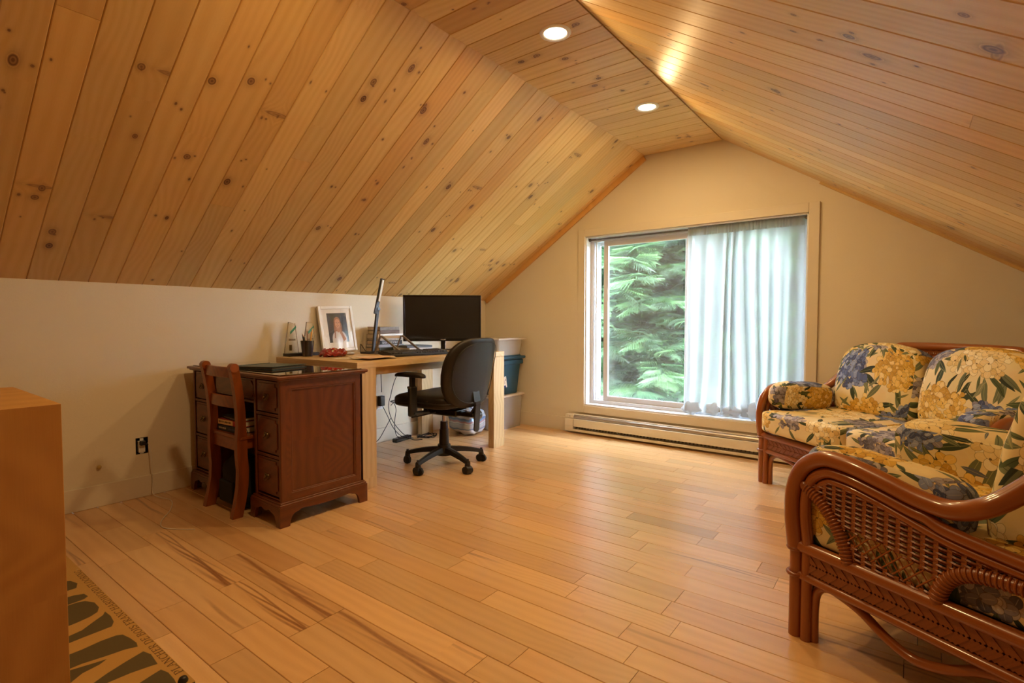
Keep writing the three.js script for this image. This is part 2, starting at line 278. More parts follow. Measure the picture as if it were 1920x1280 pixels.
{
  // knotty pine ceiling: left slope, flat strip, right slope, each of boards running up the slope
  const ce = thing('ceiling', 'knotty pine board ceiling with two slopes and a flat ridge strip', 'ceiling', [0, 0, 0], 0, null, 'structure');
  const R = RNG(9), W = 0.1245, n = Math.floor((ROOM.z1 - 0.08) / W) + 1, z0 = 0.076 - W;
  const faces = [
    { a: [0, ROOM.kneeL], b: [ROOM.fx0, ROOM.fy] }, { a: [ROOM.fx0, ROOM.fy], b: [ROOM.fx1, ROOM.fy] }, { a: [ROOM.fx1 + 0.004, ROOM.fy + 0.004], b: [ROOM.x1, ROOM.kneeR] }];
  faces.forEach((f, i) => {
    const len = Math.hypot(f.b[0] - f.a[0], f.b[1] - f.a[1]), ang = Math.atan2(f.b[1] - f.a[1], f.b[0] - f.a[0]);
    for (let k = 0; k <= n; k++) {
      const z = Math.max(z0 + k * W, 0.001), w = Math.min(z0 + (k + 1) * W, ROOM.z1 - 0.001) - z; if (w < 0.01) continue;
      const cuts = [0, len]; if (i !== 1 && R() < 0.3) cuts.splice(1, 0, len * (0.25 + 0.5 * R()));
      for (let c = 0; c + 1 < cuts.length; c++) {
        const g = boardGeo(cuts[c + 1] - cuts[c] - (cuts.length > 2 ? 0.0012 : 0), w - 0.001, 0.018, 0.0032, R() * 2.2, Math.floor(R() * 17), -1);
        const m = part('board', at(g, [f.a[0] + Math.cos(ang) * cuts[c], f.a[1] + Math.sin(ang) * cuts[c], z], [0, 0, ang]), pineMats[Math.floor(R() * 5)], ce);
      }
    }
    // roof deck behind the boards
    part('roof_deck', at(box(len + 0.3, 0.06, ROOM.z1 + 0.5, [0, 0, 0], 0), [(f.a[0] + f.b[0]) / 2 - Math.sin(ang) * 0.052, (f.a[1] + f.b[1]) / 2 + Math.cos(ang) * 0.052, ROOM.z1 / 2], [0, 0, ang]), M.gap, ce);
  });
  // pine trim strip where the left slope meets the gable wall
  const len = Math.hypot(ROOM.fx0, ROOM.fy - ROOM.kneeL), ang = Math.atan2(ROOM.fy - ROOM.kneeL, ROOM.fx0);
  solo('trim_1', at(boardGeo(len - 0.02, 0.02, 0.05, 0.002, 0.3, 4, -1), [0.012 + Math.sin(ang) * 0.034, ROOM.kneeL - Math.cos(ang) * 0.034, 0.002], [0, 0, ang]), pineMats[2], 'narrow pine trim strip along the left slope at the gable wall', 'trim', null, 'structure');
  const f = faces[2], l2 = 0.78, a2 = Math.atan2(f.b[1] - f.a[1], f.b[0] - f.a[0]);
  solo('trim_2', at(boardGeo(1.25, 0.016, 0.03, 0.002, 0.6, 7, -1), [f.a[0] + Math.cos(a2) * l2 + Math.sin(a2) * 0.016, f.a[1] + Math.sin(a2) * l2 - Math.cos(a2) * 0.016, 0.002], [0, 0, a2]), pineMats[1], 'narrow pine trim strip along the right slope at the gable wall', 'trim', null, 'structure');
}
{
  // window: jamb lining, casing, two vinyl sashes with panes
  const w = thing('window_1', 'wide white vinyl sliding window with beige casing', 'window', [0, 0, 0], 0, null, 'structure');
  const x0 = 1.185, x1 = 2.955, y0 = 0.255, y1 = 1.778, cx = (x0 + x1) / 2, cy = (y0 + y1) / 2, W = x1 - x0, H = y1 - y0;
  part('jamb', [box(0.012, H, 0.17, [x0 + 0.006, cy, -0.085], 0.001), box(0.012, H, 0.17, [x1 - 0.006, cy, -0.085], 0.001)], M.white, w);
  part('head', box(W, 0.012, 0.17, [cx, y1 - 0.006, -0.085], 0.001), M.white, w);
  part('sill', box(W, 0.014, 0.18, [cx, y0 + 0.007, -0.083], 0.002), M.white, w);
  const k = 0.066, zc = 0.008;
  for (const [a, b] of [[[x0 - k, x0], 0], [[x1, x1 + k], 0]]) part('casing', box(k, H + 2 * k, 0.016, [(a[0] + a[1]) / 2, cy, zc], 0.002), M.trimPaint, w);
  for (const y of [y1 + k / 2, y0 - k / 2]) part('casing', box(W - 0.002, k, 0.0155, [cx, y, zc], 0.002), M.trimPaint, w);
  const ix0 = x0 + 0.012, ix1 = x1 - 0.012, iy0 = y0 + 0.014, iy1 = y1 - 0.012;
  const ring = (a, b, c, d, t, dz, z) => [box(t, d - c, dz, [a + t / 2, (c + d) / 2, z], 0.003), box(t, d - c, dz, [b - t / 2, (c + d) / 2, z], 0.003), box(b - a - 2 * t, t, dz, [(a + b) / 2, c + t / 2, z], 0.003), box(b - a - 2 * t, t, dz, [(a + b) / 2, d - t / 2, z], 0.003)];
  part('frame', [...ring(ix0, ix1, iy0, iy1, 0.03, 0.09, -0.125), box(0.012, iy1 - iy0 - 0.06, 0.02, [ix0 + 0.048, (iy0 + iy1) / 2, -0.105], 0.002)], M.vinyl, w);
  const s1 = part('sash', ring(1.318, 2.112, iy0 + 0.03, iy1 - 0.03, 0.044, 0.028, -0.112), M.vinyl, w);
  part('pane', box(0.71, iy1 - iy0 - 0.146, 0.004, [1.715, (iy0 + iy1) / 2, -0.114], 0), M.glass, s1);
  const s2 = part('sash', ring(2.07, ix1 - 0.03, iy0 + 0.03, iy1 - 0.03, 0.04, 0.028, -0.146), M.vinyl, w);
  part('pane', box(ix1 - 0.03 - 2.07 - 0.08, iy1 - iy0 - 0.14, 0.004, [(2.07 + ix1 - 0.03) / 2, (iy0 + iy1) / 2, -0.148], 0), M.glass, s2);
  const s3 = part('fixed_sash', ring(ix0 + 0.03, 2.07, iy0 + 0.03, iy1 - 0.03, 0.03, 0.02, -0.158), M.vinyl, w);
  part('insect_screen', box(0.73, iy1 - iy0 - 0.12, 0.001, [1.66, (iy0 + iy1) / 2, -0.158], 0), std({ color: rgb(0.42, 0.46, 0.5), roughness: 0.9, transparent: true, opacity: 0.16 }), s3);
  part('latch', box(0.014, 0.06, 0.012, [2.094, 1.5, -0.092], 0.003), M.darkSteel, s1);
}
// ---------- recessed downlights ----------
{
  const lens = std({ color: rgb(1, 0.95, 0.85), emissive: rgb(1, 0.86, 0.62), emissiveIntensity: 5.0, roughness: 0.5 });
  const trim = std({ color: rgb(0.85, 0.84, 0.8), roughness: 0.4 });
  const labels = ['round recessed ceiling downlight nearest the gable wall', 'round recessed ceiling downlight, the larger one in view', 'round recessed ceiling downlight overhead behind the view'];
  [0.935, 2.023, 3.11].forEach((z, i) => {
    const d = thing('ceiling_downlight', labels[i], 'light', [2.156, ROOM.fy, z], 0, 'recessed downlights along the ridge');
    part('trim_ring', new THREE.LatheGeometry([[0.052, 0.004], [0.055, -0.004], [0.062, -0.007], [0.073, -0.005], [0.076, 0.0]].map(p => new THREE.Vector2(...p)), 40), trim, d);
    part('light_lens', at(new THREE.CircleGeometry(0.054, 40), [0, -0.002, 0], [Math.PI / 2, 0, 0]), lens, d);
    const l = new THREE.RectAreaLight(LAMP.color, LAMP.intensity, LAMP.size, LAMP.size); l.name = 'downlight_source';
    l.position.set(0, -0.009, 0); l.rotation.x = -Math.PI / 2; d.add(l);
  });
}
// ---------- antique kneehole desk ----------
{
  const d = thing('kneehole_desk', 'dark cherry kneehole desk with six side drawers and a glass covered top', 'desk', [0.085, 0, 2.35]);
  // local: x 0..1.0 (width), z 0 (back) .. 0.49 (drawer front)
  const Wd = 1.0, D = 0.49, H = 0.735, pw = 0.262, body = M.cherry;
  const pedX = [[0, pw], [Wd - pw, Wd]];
  for (const [a, b] of pedX) {
    const outer = a === 0 ? a + 0.01 : b - 0.01, inner = a === 0 ? b - 0.008 : a + 0.008;
    part('pedestal_frame', [
      box(0.016, H - 0.115, D - 0.03, [inner, 0.115 + (H - 0.115) / 2, D / 2], 0.002, 'y'),
      box(b - a, H - 0.115, 0.014, [(a + b) / 2, 0.115 + (H - 0.115) / 2, 0.012], 0.002, 'y'),
      box(b - a - 0.012, 0.014, D - 0.02, [(a + b) / 2, 0.122, D / 2], 0.002, 'x'),
      // corner stiles and the rails between drawers
      box(0.018, H - 0.116, 0.02, [a + 0.011, 0.115 + (H - 0.115) / 2, D - 0.011], 0.002, 'y'), box(0.018, H - 0.116, 0.02, [b - 0.011, 0.115 + (H - 0.115) / 2, D - 0.011], 0.002, 'y'),
      ...[0.128, 0.335, 0.342, 0.545, 0.552, 0.727].map(y => box(b - a - 0.03, 0.008, 0.016, [(a + b) / 2, y, D - 0.011], 0.003, 'x')),
      box(b - a - 0.04, H - 0.15, 0.006, [(a + b) / 2, 0.43, D - 0.034], 0, 'x'),
    ], body, d);
    // framed outer side panel
    const sx = a === 0 ? 1 : -1, px = outer, zc = D / 2;
    part('side_panel', [
      box(0.01, 0.53, 0.4, [px + sx * 0.004, 0.415, zc], 0.001, 'y'),
      box(0.02, H - 0.115, 0.055, [px, 0.115 + (H - 0.115) / 2, D - 0.03], 0.003, 'y'), box(0.02, H - 0.115, 0.05, [px, 0.115 + (H - 0.115) / 2, 0.027], 0.003, 'y'),
      box(0.02, 0.052, 0.39, [px, 0.709, zc], 0.003, 'z'), box(0.02, 0.045, 0.39, [px, 0.137, zc], 0.003, 'z'),
      box(0.012, 0.008, 0.385, [px - sx * 0.002, 0.68, zc], 0.003, 'z'), box(0.012, 0.008, 0.385, [px - sx * 0.002, 0.162, zc], 0.003, 'z'),
      box(0.012, 0.52, 0.008, [px - sx * 0.002, 0.42, D - 0.061], 0.003, 'y'), box(0.012, 0.52, 0.008, [px - sx * 0.002, 0.42, 0.056], 0.003, 'y'),
    ], body, d);
    // drawers with a raised, notched field and a bail pull
    for (const [y0, y1] of [[0.137, 0.33], [0.348, 0.54], [0.557, 0.722]]) {
      const cx = (a + b) / 2, w = b - a - 0.046, h = y1 - y0 - 0.006, cy = (y0 + y1) / 2, n = 0.018;
      const x0 = -w / 2 + 0.016, x1 = w / 2 - 0.016, q0 = -h / 2 + 0.014, q1 = h / 2 - 0.014;
      const f = poly([[x0 + n, q0], [x1 - n, q0], [x1 - n, q0 + n * 0.7], [x1, q0 + n], [x1, q1 - n], [x1 - n, q1 - n * 0.7], [x1 - n, q1], [x0 + n, q1], [x0 + n, q1 - n * 0.7], [x0, q1 - n], [x0, q0 + n], [x0 + n, q0 + n * 0.7]]);
      const dr = part('drawer', [box(w, h, 0.014, [cx, cy, D - 0.014], 0.002, 'x'), uvBox(at(extrude(f, 0.003, 0.002), [cx, cy, D - 0.007]), 'x')], body, d);
      part('handle', [at(new THREE.CylinderGeometry(0.011, 0.012, 0.004, 12), [cx, cy, D + 0.001], [Math.PI / 2, 0, 0]), at(new THREE.SphereGeometry(0.006, 10, 8), [cx, cy, D + 0.012]),
        ...[[-1, 0.4], [1, 0.4], [0, -1], [-0.75, -0.3], [0.75, -0.3]].map(([u, v]) => at(new THREE.SphereGeometry(0.009, 8, 6), [cx + u * 0.018, cy + v * 0.014, D], [0, 0, u], [1.1, 0.7, 0.25])),
        tube([[cx - 0.018, cy + 0.004, D + 0.004], [cx - 0.012, cy - 0.012, D + 0.012], [cx, cy - 0.017, D + 0.014], [cx + 0.012, cy - 0.012, D + 0.012], [cx + 0.018, cy + 0.004, D + 0.004]], 0.002, 16, 6)], M.brass, dr);
    }
    // bracket-foot base with a scalloped apron on each side
    const bx0 = a - 0.016, bx1 = b + 0.016, bz0 = -0.012, bz1 = D + 0.018;
    const apron = (len, foot) => { const s = new THREE.Shape(); s.moveTo(0, 0); s.lineTo(foot, 0); s.bezierCurveTo(foot + 0.004, 0.04, foot + 0.012, 0.058, foot + 0.038, 0.064); s.bezierCurveTo(foot + 0.055, 0.066, foot + 0.06, 0.075, foot + 0.075, 0.074);
      s.quadraticCurveTo(len / 2, 0.058, len - foot - 0.075, 0.074); s.bezierCurveTo(len - foot - 0.06, 0.075, len - foot - 0.055, 0.066, len - foot - 0.038, 0.064); s.bezierCurveTo(len - foot - 0.012, 0.058, len - foot - 0.004, 0.04, len - foot, 0); s.lineTo(len, 0); s.lineTo(len, 0.1); s.lineTo(0, 0.1); return s; };
    const ap = (len, foot, p, ry) => uvBox(at(extrude(apron(len, foot), 0.016, 0.001), p, [0, ry, 0]), ry ? 'z' : 'x');
    part('base', [
      ap(bx1 - bx0 - 0.036, 0.02, [bx0 + 0.018, 0, bz1 - 0.018], 0), ap(bx1 - bx0 - 0.036, 0.02, [bx0 + 0.018, 0, bz0], 0),
      ap(bz1 - bz0 - 0.004, 0.05, [bx1 - 0.016, 0, bz1 - 0.002], Math.PI / 2), ap(bz1 - bz0 - 0.004, 0.05, [bx0, 0, bz1 - 0.002], Math.PI / 2),
      box(bx1 - bx0 - 0.004, 0.016, bz1 - bz0 - 0.004, [(a + b) / 2, 0.105, D / 2 + 0.003], 0.006, 'x'), box(bx1 - bx0 - 0.018, 0.01, bz1 - bz0 - 0.018, [(a + b) / 2, 0.116, D / 2 + 0.003], 0.004, 'x')], body, d);
  }
  for (const y of [0.598, 0.727]) part('knee_rail', box(Wd - 2 * pw, 0.011, 0.02, [Wd / 2, y, D - 0.012], 0.004, 'x'), body, d);
  part('drawer_back', box(Wd - 2 * pw, 0.12, 0.012, [Wd / 2, 0.66, D - 0.036], 0, 'x'), body, d);
  part('modesty_panel', box(Wd - 2 * pw, 0.6, 0.012, [Wd / 2, 0.43, 0.03], 0, 'x'), body, d);
  {
    const w = Wd - 2 * pw - 0.02, h = 0.108, n = 0.022, x0 = -w / 2 + 0.014, x1 = w / 2 - 0.014, q0 = -h / 2 + 0.012, q1 = h / 2 - 0.012;
    const f = poly([[x0 + n, q0], [x1 - n, q0], [x1, q0 + n], [x1, q1 - n], [x1 - n, q1], [x0 + n, q1], [x0, q1 - n], [x0, q0 + n]]);
    part('drawer', [box(w, h, 0.014, [Wd / 2, 0.663, D - 0.022], 0.002, 'x'), uvBox(at(extrude(f, 0.003, 0.002), [Wd / 2, 0.663, D - 0.015]), 'x')], body, d);
  }
  part('desk_top', [box(Wd + 0.05, 0.016, D + 0.045, [Wd / 2, 0.742, D / 2 + 0.002], 0.006, 'x'), box(Wd + 0.028, 0.01, D + 0.024, [Wd / 2, 0.731, D / 2 + 0.002], 0.004, 'x')], body, d);
  part('glass_sheet', box(Wd - 0.0, 0.005, D - 0.01, [Wd / 2, 0.7527, D / 2 + 0.002], 0.001), phy({ color: rgb(0.035, 0.02, 0.012), roughness: 0.03, clearcoat: 1, clearcoatRoughness: 0.02, ior: 1.9 }), d);
}
// ---------- small wooden chair tucked under the desk ----------
{
  const c = thing('wooden_chair', 'small brown wooden ladder-back chair pushed under the kneehole desk', 'chair', [0, 0, 0]);
  const wood = M.chairWood, legX = [0.462, 0.777], lean = (y, sgn) => 2.905 + (y < 0.4 ? 0.012 * Math.cos(y * 5) - 0.03 * Math.sin(y * 7.8) : -0.018 + 0.3 * (y - 0.4) * (y - 0.1));
  const xs = (y, k) => legX[k] + (y > 0.4 ? (y - 0.4) * 0.28 : 0);
  for (let k = 0; k < 2; k++) {
    const g = []; const ys = [0, 0.08, 0.16, 0.24, 0.32, 0.4, 0.48, 0.56, 0.64, 0.72, 0.79];
    const s = 4, pos = [];
    const ringAt = y => { const w = 0.017, dd = 0.02 + (y < 0.45 ? 0.006 : 0), z = lean(y), x = xs(y, k) + (k ? 0 : 0.0); return [[x - w, y, z - dd], [x + w, y, z - dd], [x + w, y, z + dd], [x - w, y, z + dd]]; };
    for (let i = 0; i + 1 < ys.length; i++) { const a = ringAt(ys[i]), b = ringAt(ys[i + 1]); for (let j = 0; j < 4; j++) { const n = (j + 1) % 4; pos.push(...a[j], ...b[j], ...b[n], ...a[j], ...b[n], ...a[n]); } }
    const a = ringAt(0); pos.push(...a[0], ...a[1], ...a[2], ...a[0], ...a[2], ...a[3]);
    const bg = new THREE.BufferGeometry(); bg.setAttribute('position', new THREE.Float32BufferAttribute(pos, 3)); bg.setAttribute('uv', new THREE.Float32BufferAttribute(new Float32Array(pos.length / 3 * 2), 2)); bg.computeVertexNormals(); uvBox(bg, 'y');
    const yt = 0.79, zt = lean(yt), xt = xs(yt, k);
    part('back_post', [bg, uvBox(at(new THREE.CylinderGeometry(0.022, 0.022, 0.034, 16), [xt, yt, zt], [0, 0, Math.PI / 2]), 'x')], wood, c);
  }
  const slat = (y, h, bow) => { const a = xs(y, 0) + 0.014, b = xs(y, 1) - 0.014, z = lean(y); const s = new THREE.Shape(); s.moveTo(a, z - 0.008); s.quadraticCurveTo((a + b) / 2, z - 0.008 + bow, b, z - 0.008); s.lineTo(b, z + 0.008); s.quadraticCurveTo((a + b) / 2, z + 0.008 + bow, a, z + 0.008); return uvBox(at(extrude(s, h, 0.001, 10), [0, y + h / 2, 0], [Math.PI / 2, 0, 0]), 'x'); };
  part('back_slat', slat(0.765, 0.05, 0.03), wood, c);
  part('back_slat', slat(0.605, 0.055, 0.03), wood, c);
  part('seat', uvBox(rbox(0.36, 0.022, 0.36, 0.008, [0.62, 0.412, 2.72]), 'x'), wood, c);
  for (const g of [box(0.3, 0.062, 0.016, [0.62, 0.37, 2.885], 0.002, 'x'), box(0.32, 0.05, 0.016, [0.62, 0.375, 2.56], 0.002, 'x'), box(0.016, 0.05, 0.32, [0.465, 0.375, 2.72], 0.002, 'z'), box(0.016, 0.05, 0.32, [0.775, 0.375, 2.72], 0.002, 'z')]) part('apron', g, wood, c);
  for (const x of [0.465, 0.775]) part('leg', uvBox(at(new THREE.CylinderGeometry(0.018, 0.013, 0.4, 10), [x, 0.2, 2.56]), 'y'), wood, c);
  const bk = (w, h, dd, p, r, cover, label, spine) => {
    const o = thing('book', label, 'book', p, r, 'books on the wooden chair seat');
    part('cover', [box(w, 0.003, dd, [0, 0.0015, 0], 0.0005), box(w, 0.003, dd, [0, h - 0.0015, 0], 0.0005)], cover, o);
    part('pages', box(w - 0.006, h - 0.006, dd - 0.006, [0, h / 2, -0.002], 0), std({ color: rgb(0.75, 0.68, 0.55), roughness: 0.9 }), o);
    part('spine', box(w, h, 0.003, [0, h / 2, dd / 2 - 0.0015], 0.0005), spine, o);
  };
  const sp = (bg, bits) => std({ roughness: 0.6, map: canvasTex(512, 64, (g, w, h) => { g.fillStyle = bg; g.fillRect(0, 0, w, h); bits(g, w, h); }, { repeat: false }) });
  const R = RNG(3), marks = (g, x0, x1, y, hh, col) => { g.fillStyle = col; for (let x = x0; x < x1; x += 6 + 9 * R()) g.fillRect(x, y + R() * 3, 4 + 6 * R(), hh * (0.7 + 0.3 * R())); };
  bk(0.23, 0.032, 0.16, [0.62, 0.4235, 2.80], 0.04, std({ color: rgb(0.012, 0.014, 0.04), roughness: 0.5 }), 'dark blue thick book, lowest on the wooden chair seat', sp('#10121f', (g) => { marks(g, 30, 200, 22, 20, '#c9c4bb'); marks(g, 260, 400, 24, 16, '#3b4a86'); g.fillStyle = '#d8c9a8'; g.fillRect(470, 6, 36, 50); }));
  bk(0.225, 0.03, 0.155, [0.618, 0.4560, 2.798], 0.07, std({ color: rgb(0.35, 0.03, 0.03), roughness: 0.5 }), 'cream and red spined book lying second on the wooden chair seat', sp('#dcc196', (g, w, h) => { g.fillStyle = '#a52a22'; g.fillRect(340, 0, 172, h); marks(g, 40, 300, 20, 22, '#4a3a28'); g.fillStyle = '#efe2c8'; g.fillRect(486, 4, 10, 56); g.fillStyle = '#8a6f50'; g.beginPath(); g.arc(30, 32, 16, 0, 7); g.fill(); }));
  bk(0.21, 0.018, 0.15, [0.628, 0.4865, 2.793], -0.05, std({ color: rgb(0.02, 0.02, 0.022), roughness: 0.35 }), 'thin black book, topmost on the wooden chair seat', sp('#15131a', (g) => marks(g, 60, 380, 24, 16, '#8d8890')));
}
// ---------- black bag on the floor under the chair ----------
{
  const R = RNG(8), g = new THREE.SphereGeometry(1, 40, 28), p = g.attributes.position;
  for (let i = 0; i < p.count; i++) {
    let x = p.getX(i), y = p.getY(i), z = p.getZ(i); const f = e => Math.sign(e) * Math.abs(e) ** 0.62;
    const w = 1 + 0.09 * (noise(x * 4 + 9, y * 4 + 7 + z * 3, 61) - 0.5) + 0.06 * Math.sin(y * 9 + x * 4);
    p.setXYZ(i, f(x) * 0.125 * w * (1 - 0.25 * Math.max(0, y)), 0.145 + f(y) * 0.145, f(z) * 0.09 * w * (1 - 0.3 * Math.max(0, y)));
  }
  g.computeVertexNormals();
  const b = thing('black_bag', 'slouched black fabric bag on the floor under the wooden chair', 'bag', [0.62, 0.001, 2.80]);
  const cloth = std({ color: rgb(0.006, 0.006, 0.007), roughness: 0.9 });
  part('body', g, cloth, b);
  part('handle', tube([[-0.06, 0.26, 0], [-0.05, 0.305, 0.01], [0, 0.318, 0.015], [0.05, 0.305, 0.01], [0.06, 0.26, 0]], 0.006, 20, 8), cloth, b);
  part('pocket', rbox(0.16, 0.12, 0.03, 0.012, [0, 0.1, 0.085]), cloth, b);
}
// ---------- plain oak table behind the desk ----------
const TBL = { y: 0.775 };
{
  const t = thing('oak_table', 'light oak-look panel-leg table against the knee wall', 'table', [0.49, 0, 1.565], 0.035);
  const W = 0.86, L = 1.47, h = TBL.y, lx = W / 2, lz = L / 2;
  part('table_top', box(W, 0.038, L, [0, h - 0.019, 0], 0.002, 'z'), M.oak, t);
  for (const [sx, sz] of [[1, 1], [1, -1], [-1, 1], [-1, -1]]) part('leg', box(0.055, h - 0.0385, 0.14, [sx * (lx - 0.0285), (h - 0.0385) / 2, sz * (lz - 0.071)], 0.002, 'y', [sx * 0.3, sz * 0.2]), M.oak, t);
  for (const s of [1, -1]) { part('apron', box(0.022, 0.05, L - 0.285, [s * (lx - 0.055), h - 0.0637, 0], 0.002, 'z', [0.1 * s, 0.1]), M.oak, t);
    part('apron', box(W - 0.115, 0.07, 0.022, [0, h - 0.0745, s * (lz - 0.05)], 0.002, 'x', [0.2 * s, 0.3]), M.oak, t); }
}
// ---------- office chair ----------
{
  const c = thing('office_chair', 'black leather swivel office chair with five-star base turned towards the table', 'chair', [0.93, 0, 1.55], 0.08);
  // local: facing -x
  const pl = M.black;
  for (let k = 0; k < 5; k++) {
    const a = 0.28 + k * Math.PI * 2 / 5, ca = Math.cos(a), sa = Math.sin(a), r = 0.29;
    const n = 10, pos = [], w = t => 0.027 - 0.012 * t, yt = t => 0.135 - 0.05 * t + 0.008 * Math.sin(t * 3.1), th = t => 0.034 - 0.012 * t;
    const ringAt = t => { const q = 0.03 + (r - 0.03) * t, W2 = w(t); return [[q, yt(t) - th(t), -W2], [q, yt(t), -W2 * 0.75], [q, yt(t) + 0.004, 0], [q, yt(t), W2 * 0.75], [q, yt(t) - th(t), W2]].map(([x, y, z]) => [x * ca - z * sa, y, x * sa + z * ca]); };
    for (let i = 0; i < n; i++) { const A = ringAt(i / n), B = ringAt((i + 1) / n); for (let j = 0; j < 5; j++) { const m = (j + 1) % 5; pos.push(...A[j], ...A[m], ...B[m], ...A[j], ...B[m], ...B[j]); } }
    const E = ringAt(1); for (let j = 1; j < 4; j++) pos.push(...E[0], ...E[j], ...E[j + 1]);
    const g = new THREE.BufferGeometry(); g.setAttribute('position', new THREE.Float32BufferAttribute(pos, 3)); g.setAttribute('uv', new THREE.Float32BufferAttribute(new Float32Array(pos.length / 3 * 2), 2)); g.computeVertexNormals();
    part('base_arm', g, pl, c);
    const ex = (r - 0.012) * ca, ez = (r - 0.012) * sa, wr = 0.026;
    const cs = part('caster', [cyl(0.009, 0.009, 0.05, [ex, 0.075, ez]), at(new THREE.CylinderGeometry(wr + 0.004, wr + 0.004, 0.034, 18, 1, false, 0, Math.PI), [ex, wr + 0.003, ez], [Math.PI / 2, 0, 0.4 + k]), cyl(0.017, 0.02, 0.02, [ex, 0.062, ez], 14)], pl, c);
    for (const s of [-1, 1]) part('wheel', at(new THREE.CylinderGeometry(wr, wr, 0.017, 20), [ex - Math.sin(0.4 + k) * s * 0.014, wr, ez + Math.cos(0.4 + k) * s * 0.014], [Math.PI / 2, 0, 0, 'XYZ']).translate(0, 0, 0), M.dark, cs);
  }
  part('hub', [cyl(0.045, 0.052, 0.075, [0, 0.115, 0], 24), cyl(0.032, 0.036, 0.12, [0, 0.2, 0], 24), cyl(0.026, 0.028, 0.06, [0, 0.285, 0], 24)], pl, c);
  part('gas_lift', cyl(0.015, 0.015, 0.07, [0, 0.345, 0], 18), M.steel, c);
  const mech = part('tilt_mechanism', [rbox(0.26, 0.05, 0.13, 0.012, [0.03, 0.392, 0]), rbox(0.16, 0.03, 0.06, 0.008, [0.2, 0.385, 0]), rbox(0.05, 0.07, 0.1, 0.012, [-0.13, 0.395, 0])], M.blackGloss, c);
  part('lever', [rod([-0.02, 0.385, 0.05], [-0.04, 0.38, 0.23], 0.005), rbox(0.02, 0.012, 0.05, 0.005, [-0.045, 0.38, 0.25])], M.black, mech);
  part('tension_knob', at(new THREE.CylinderGeometry(0.034, 0.034, 0.03, 24), [0.24, 0.372, -0.07], [Math.PI / 2, 0, 0]), M.blackGloss, mech);
  // seat cushion: rounded, waterfall front edge
  const cushion = (fn, nu = 40, nv = 28) => { const g = new THREE.SphereGeometry(1, nu, nv), p = g.attributes.position, uv = g.attributes.uv; for (let i = 0; i < p.count; i++) { const q = fn(p.getX(i), p.getY(i), p.getZ(i)); p.setXYZ(i, ...q); uv.setXY(i, q[0] + q[1], q[2] + q[1]); } g.computeVertexNormals(); return g; };
  const se = (v, e) => Math.sign(v) * Math.abs(v) ** e;
  const seat = part('seat', cushion((x, y, z) => { const X = se(x, 0.45), Y = se(y, 0.6), Z = se(z, 0.45); return [-0.035 + X * 0.255, 0.475 + Y * 0.05 - Math.max(0, -X - 0.5) ** 2 * 0.06 + (Y > 0 ? 0.012 * Z * Z : 0), Z * (0.25 - 0.02 * X)]; }), M.leather, c);
  part('seam', tube([[-0.28, 0.462, -0.24], [-0.295, 0.462, 0], [-0.28, 0.462, 0.24], [0, 0.478, 0.257], [0.2, 0.478, 0.235], [0.215, 0.478, 0], [0.2, 0.478, -0.235], [0, 0.478, -0.257]], 0.0035, 90, 6, true), M.black, seat);
  // backrest: waisted shell leaning back
  const bw = y => 0.262 - 0.055 * Math.max(0, -y) ** 1.6 - 0.03 * Math.max(0, y) ** 3;
  const bxf = y => 0.215 + 0.085 * (y + 1) * 0.5 + 0.035 * y * y;
  const back = part('backrest', cushion((x, y, z) => { const Y = se(y, 0.55), Z = se(z, 0.5), X = se(x, 0.7); const th = 0.047 - 0.008 * Math.abs(Y); return [bxf(Y) + X * th - 0.05 * Z * Z, 0.675 + Y * 0.235, Z * bw(Y)]; }, 48, 36), M.leather, c);
  const sm = []; for (let k = 0; k < 40; k++) { const a = k / 40 * 6.283, Y = 0.86 * se(Math.sin(a), 0.6), Z = 0.86 * se(Math.cos(a), 0.6); sm.push([bxf(Y) + 0.043 - 0.05 * Z * Z, 0.675 + Y * 0.235, Z * bw(Y)]); }
  part('seam', tube(sm, 0.003, 160, 6, true), M.black, back);
  part('back_bracket', [bar([0.235, 0.375, 0], [0.3, 0.46, 0], 0.012, 0.055), bar([0.285, 0.3, 0], [0.297, 0.48, 0], 0.01, 0.056), at(new THREE.CylinderGeometry(0.028, 0.028, 0.01, 16), [0.285, 0.3, 0], [0, 0, Math.PI / 2]), bar([0.29, 0.47, 0], [0.275, 0.56, 0], 0.014, 0.07)], M.black, c);
  for (const s of [1, -1]) {
    const z = s * 0.285;
    const ar = part('armrest', [rbox(0.03, 0.2, 0.07, 0.013, [-0.03, 0.49, z]), bar([-0.03, 0.41, z], [-0.02, 0.4, s * 0.15], 0.05, 0.014), rbox(0.022, 0.15, 0.045, 0.008, [-0.03, 0.585, z])], pl, c);
    part('arm_pad', cushion((x, y, zz) => [-0.045 + se(x, 0.6) * 0.125, 0.666 + se(y, 0.6) * 0.016 - 0.012 * Math.abs(x) ** 3, z + se(zz, 0.6) * (0.04 - 0.008 * x)], 28, 16), pl, ar);
    part('button', at(new THREE.CylinderGeometry(0.009, 0.009, 0.006, 14), [-0.03, 0.585, z + s * 0.037], [Math.PI / 2, 0, 0]), M.brass, ar);
  }
}
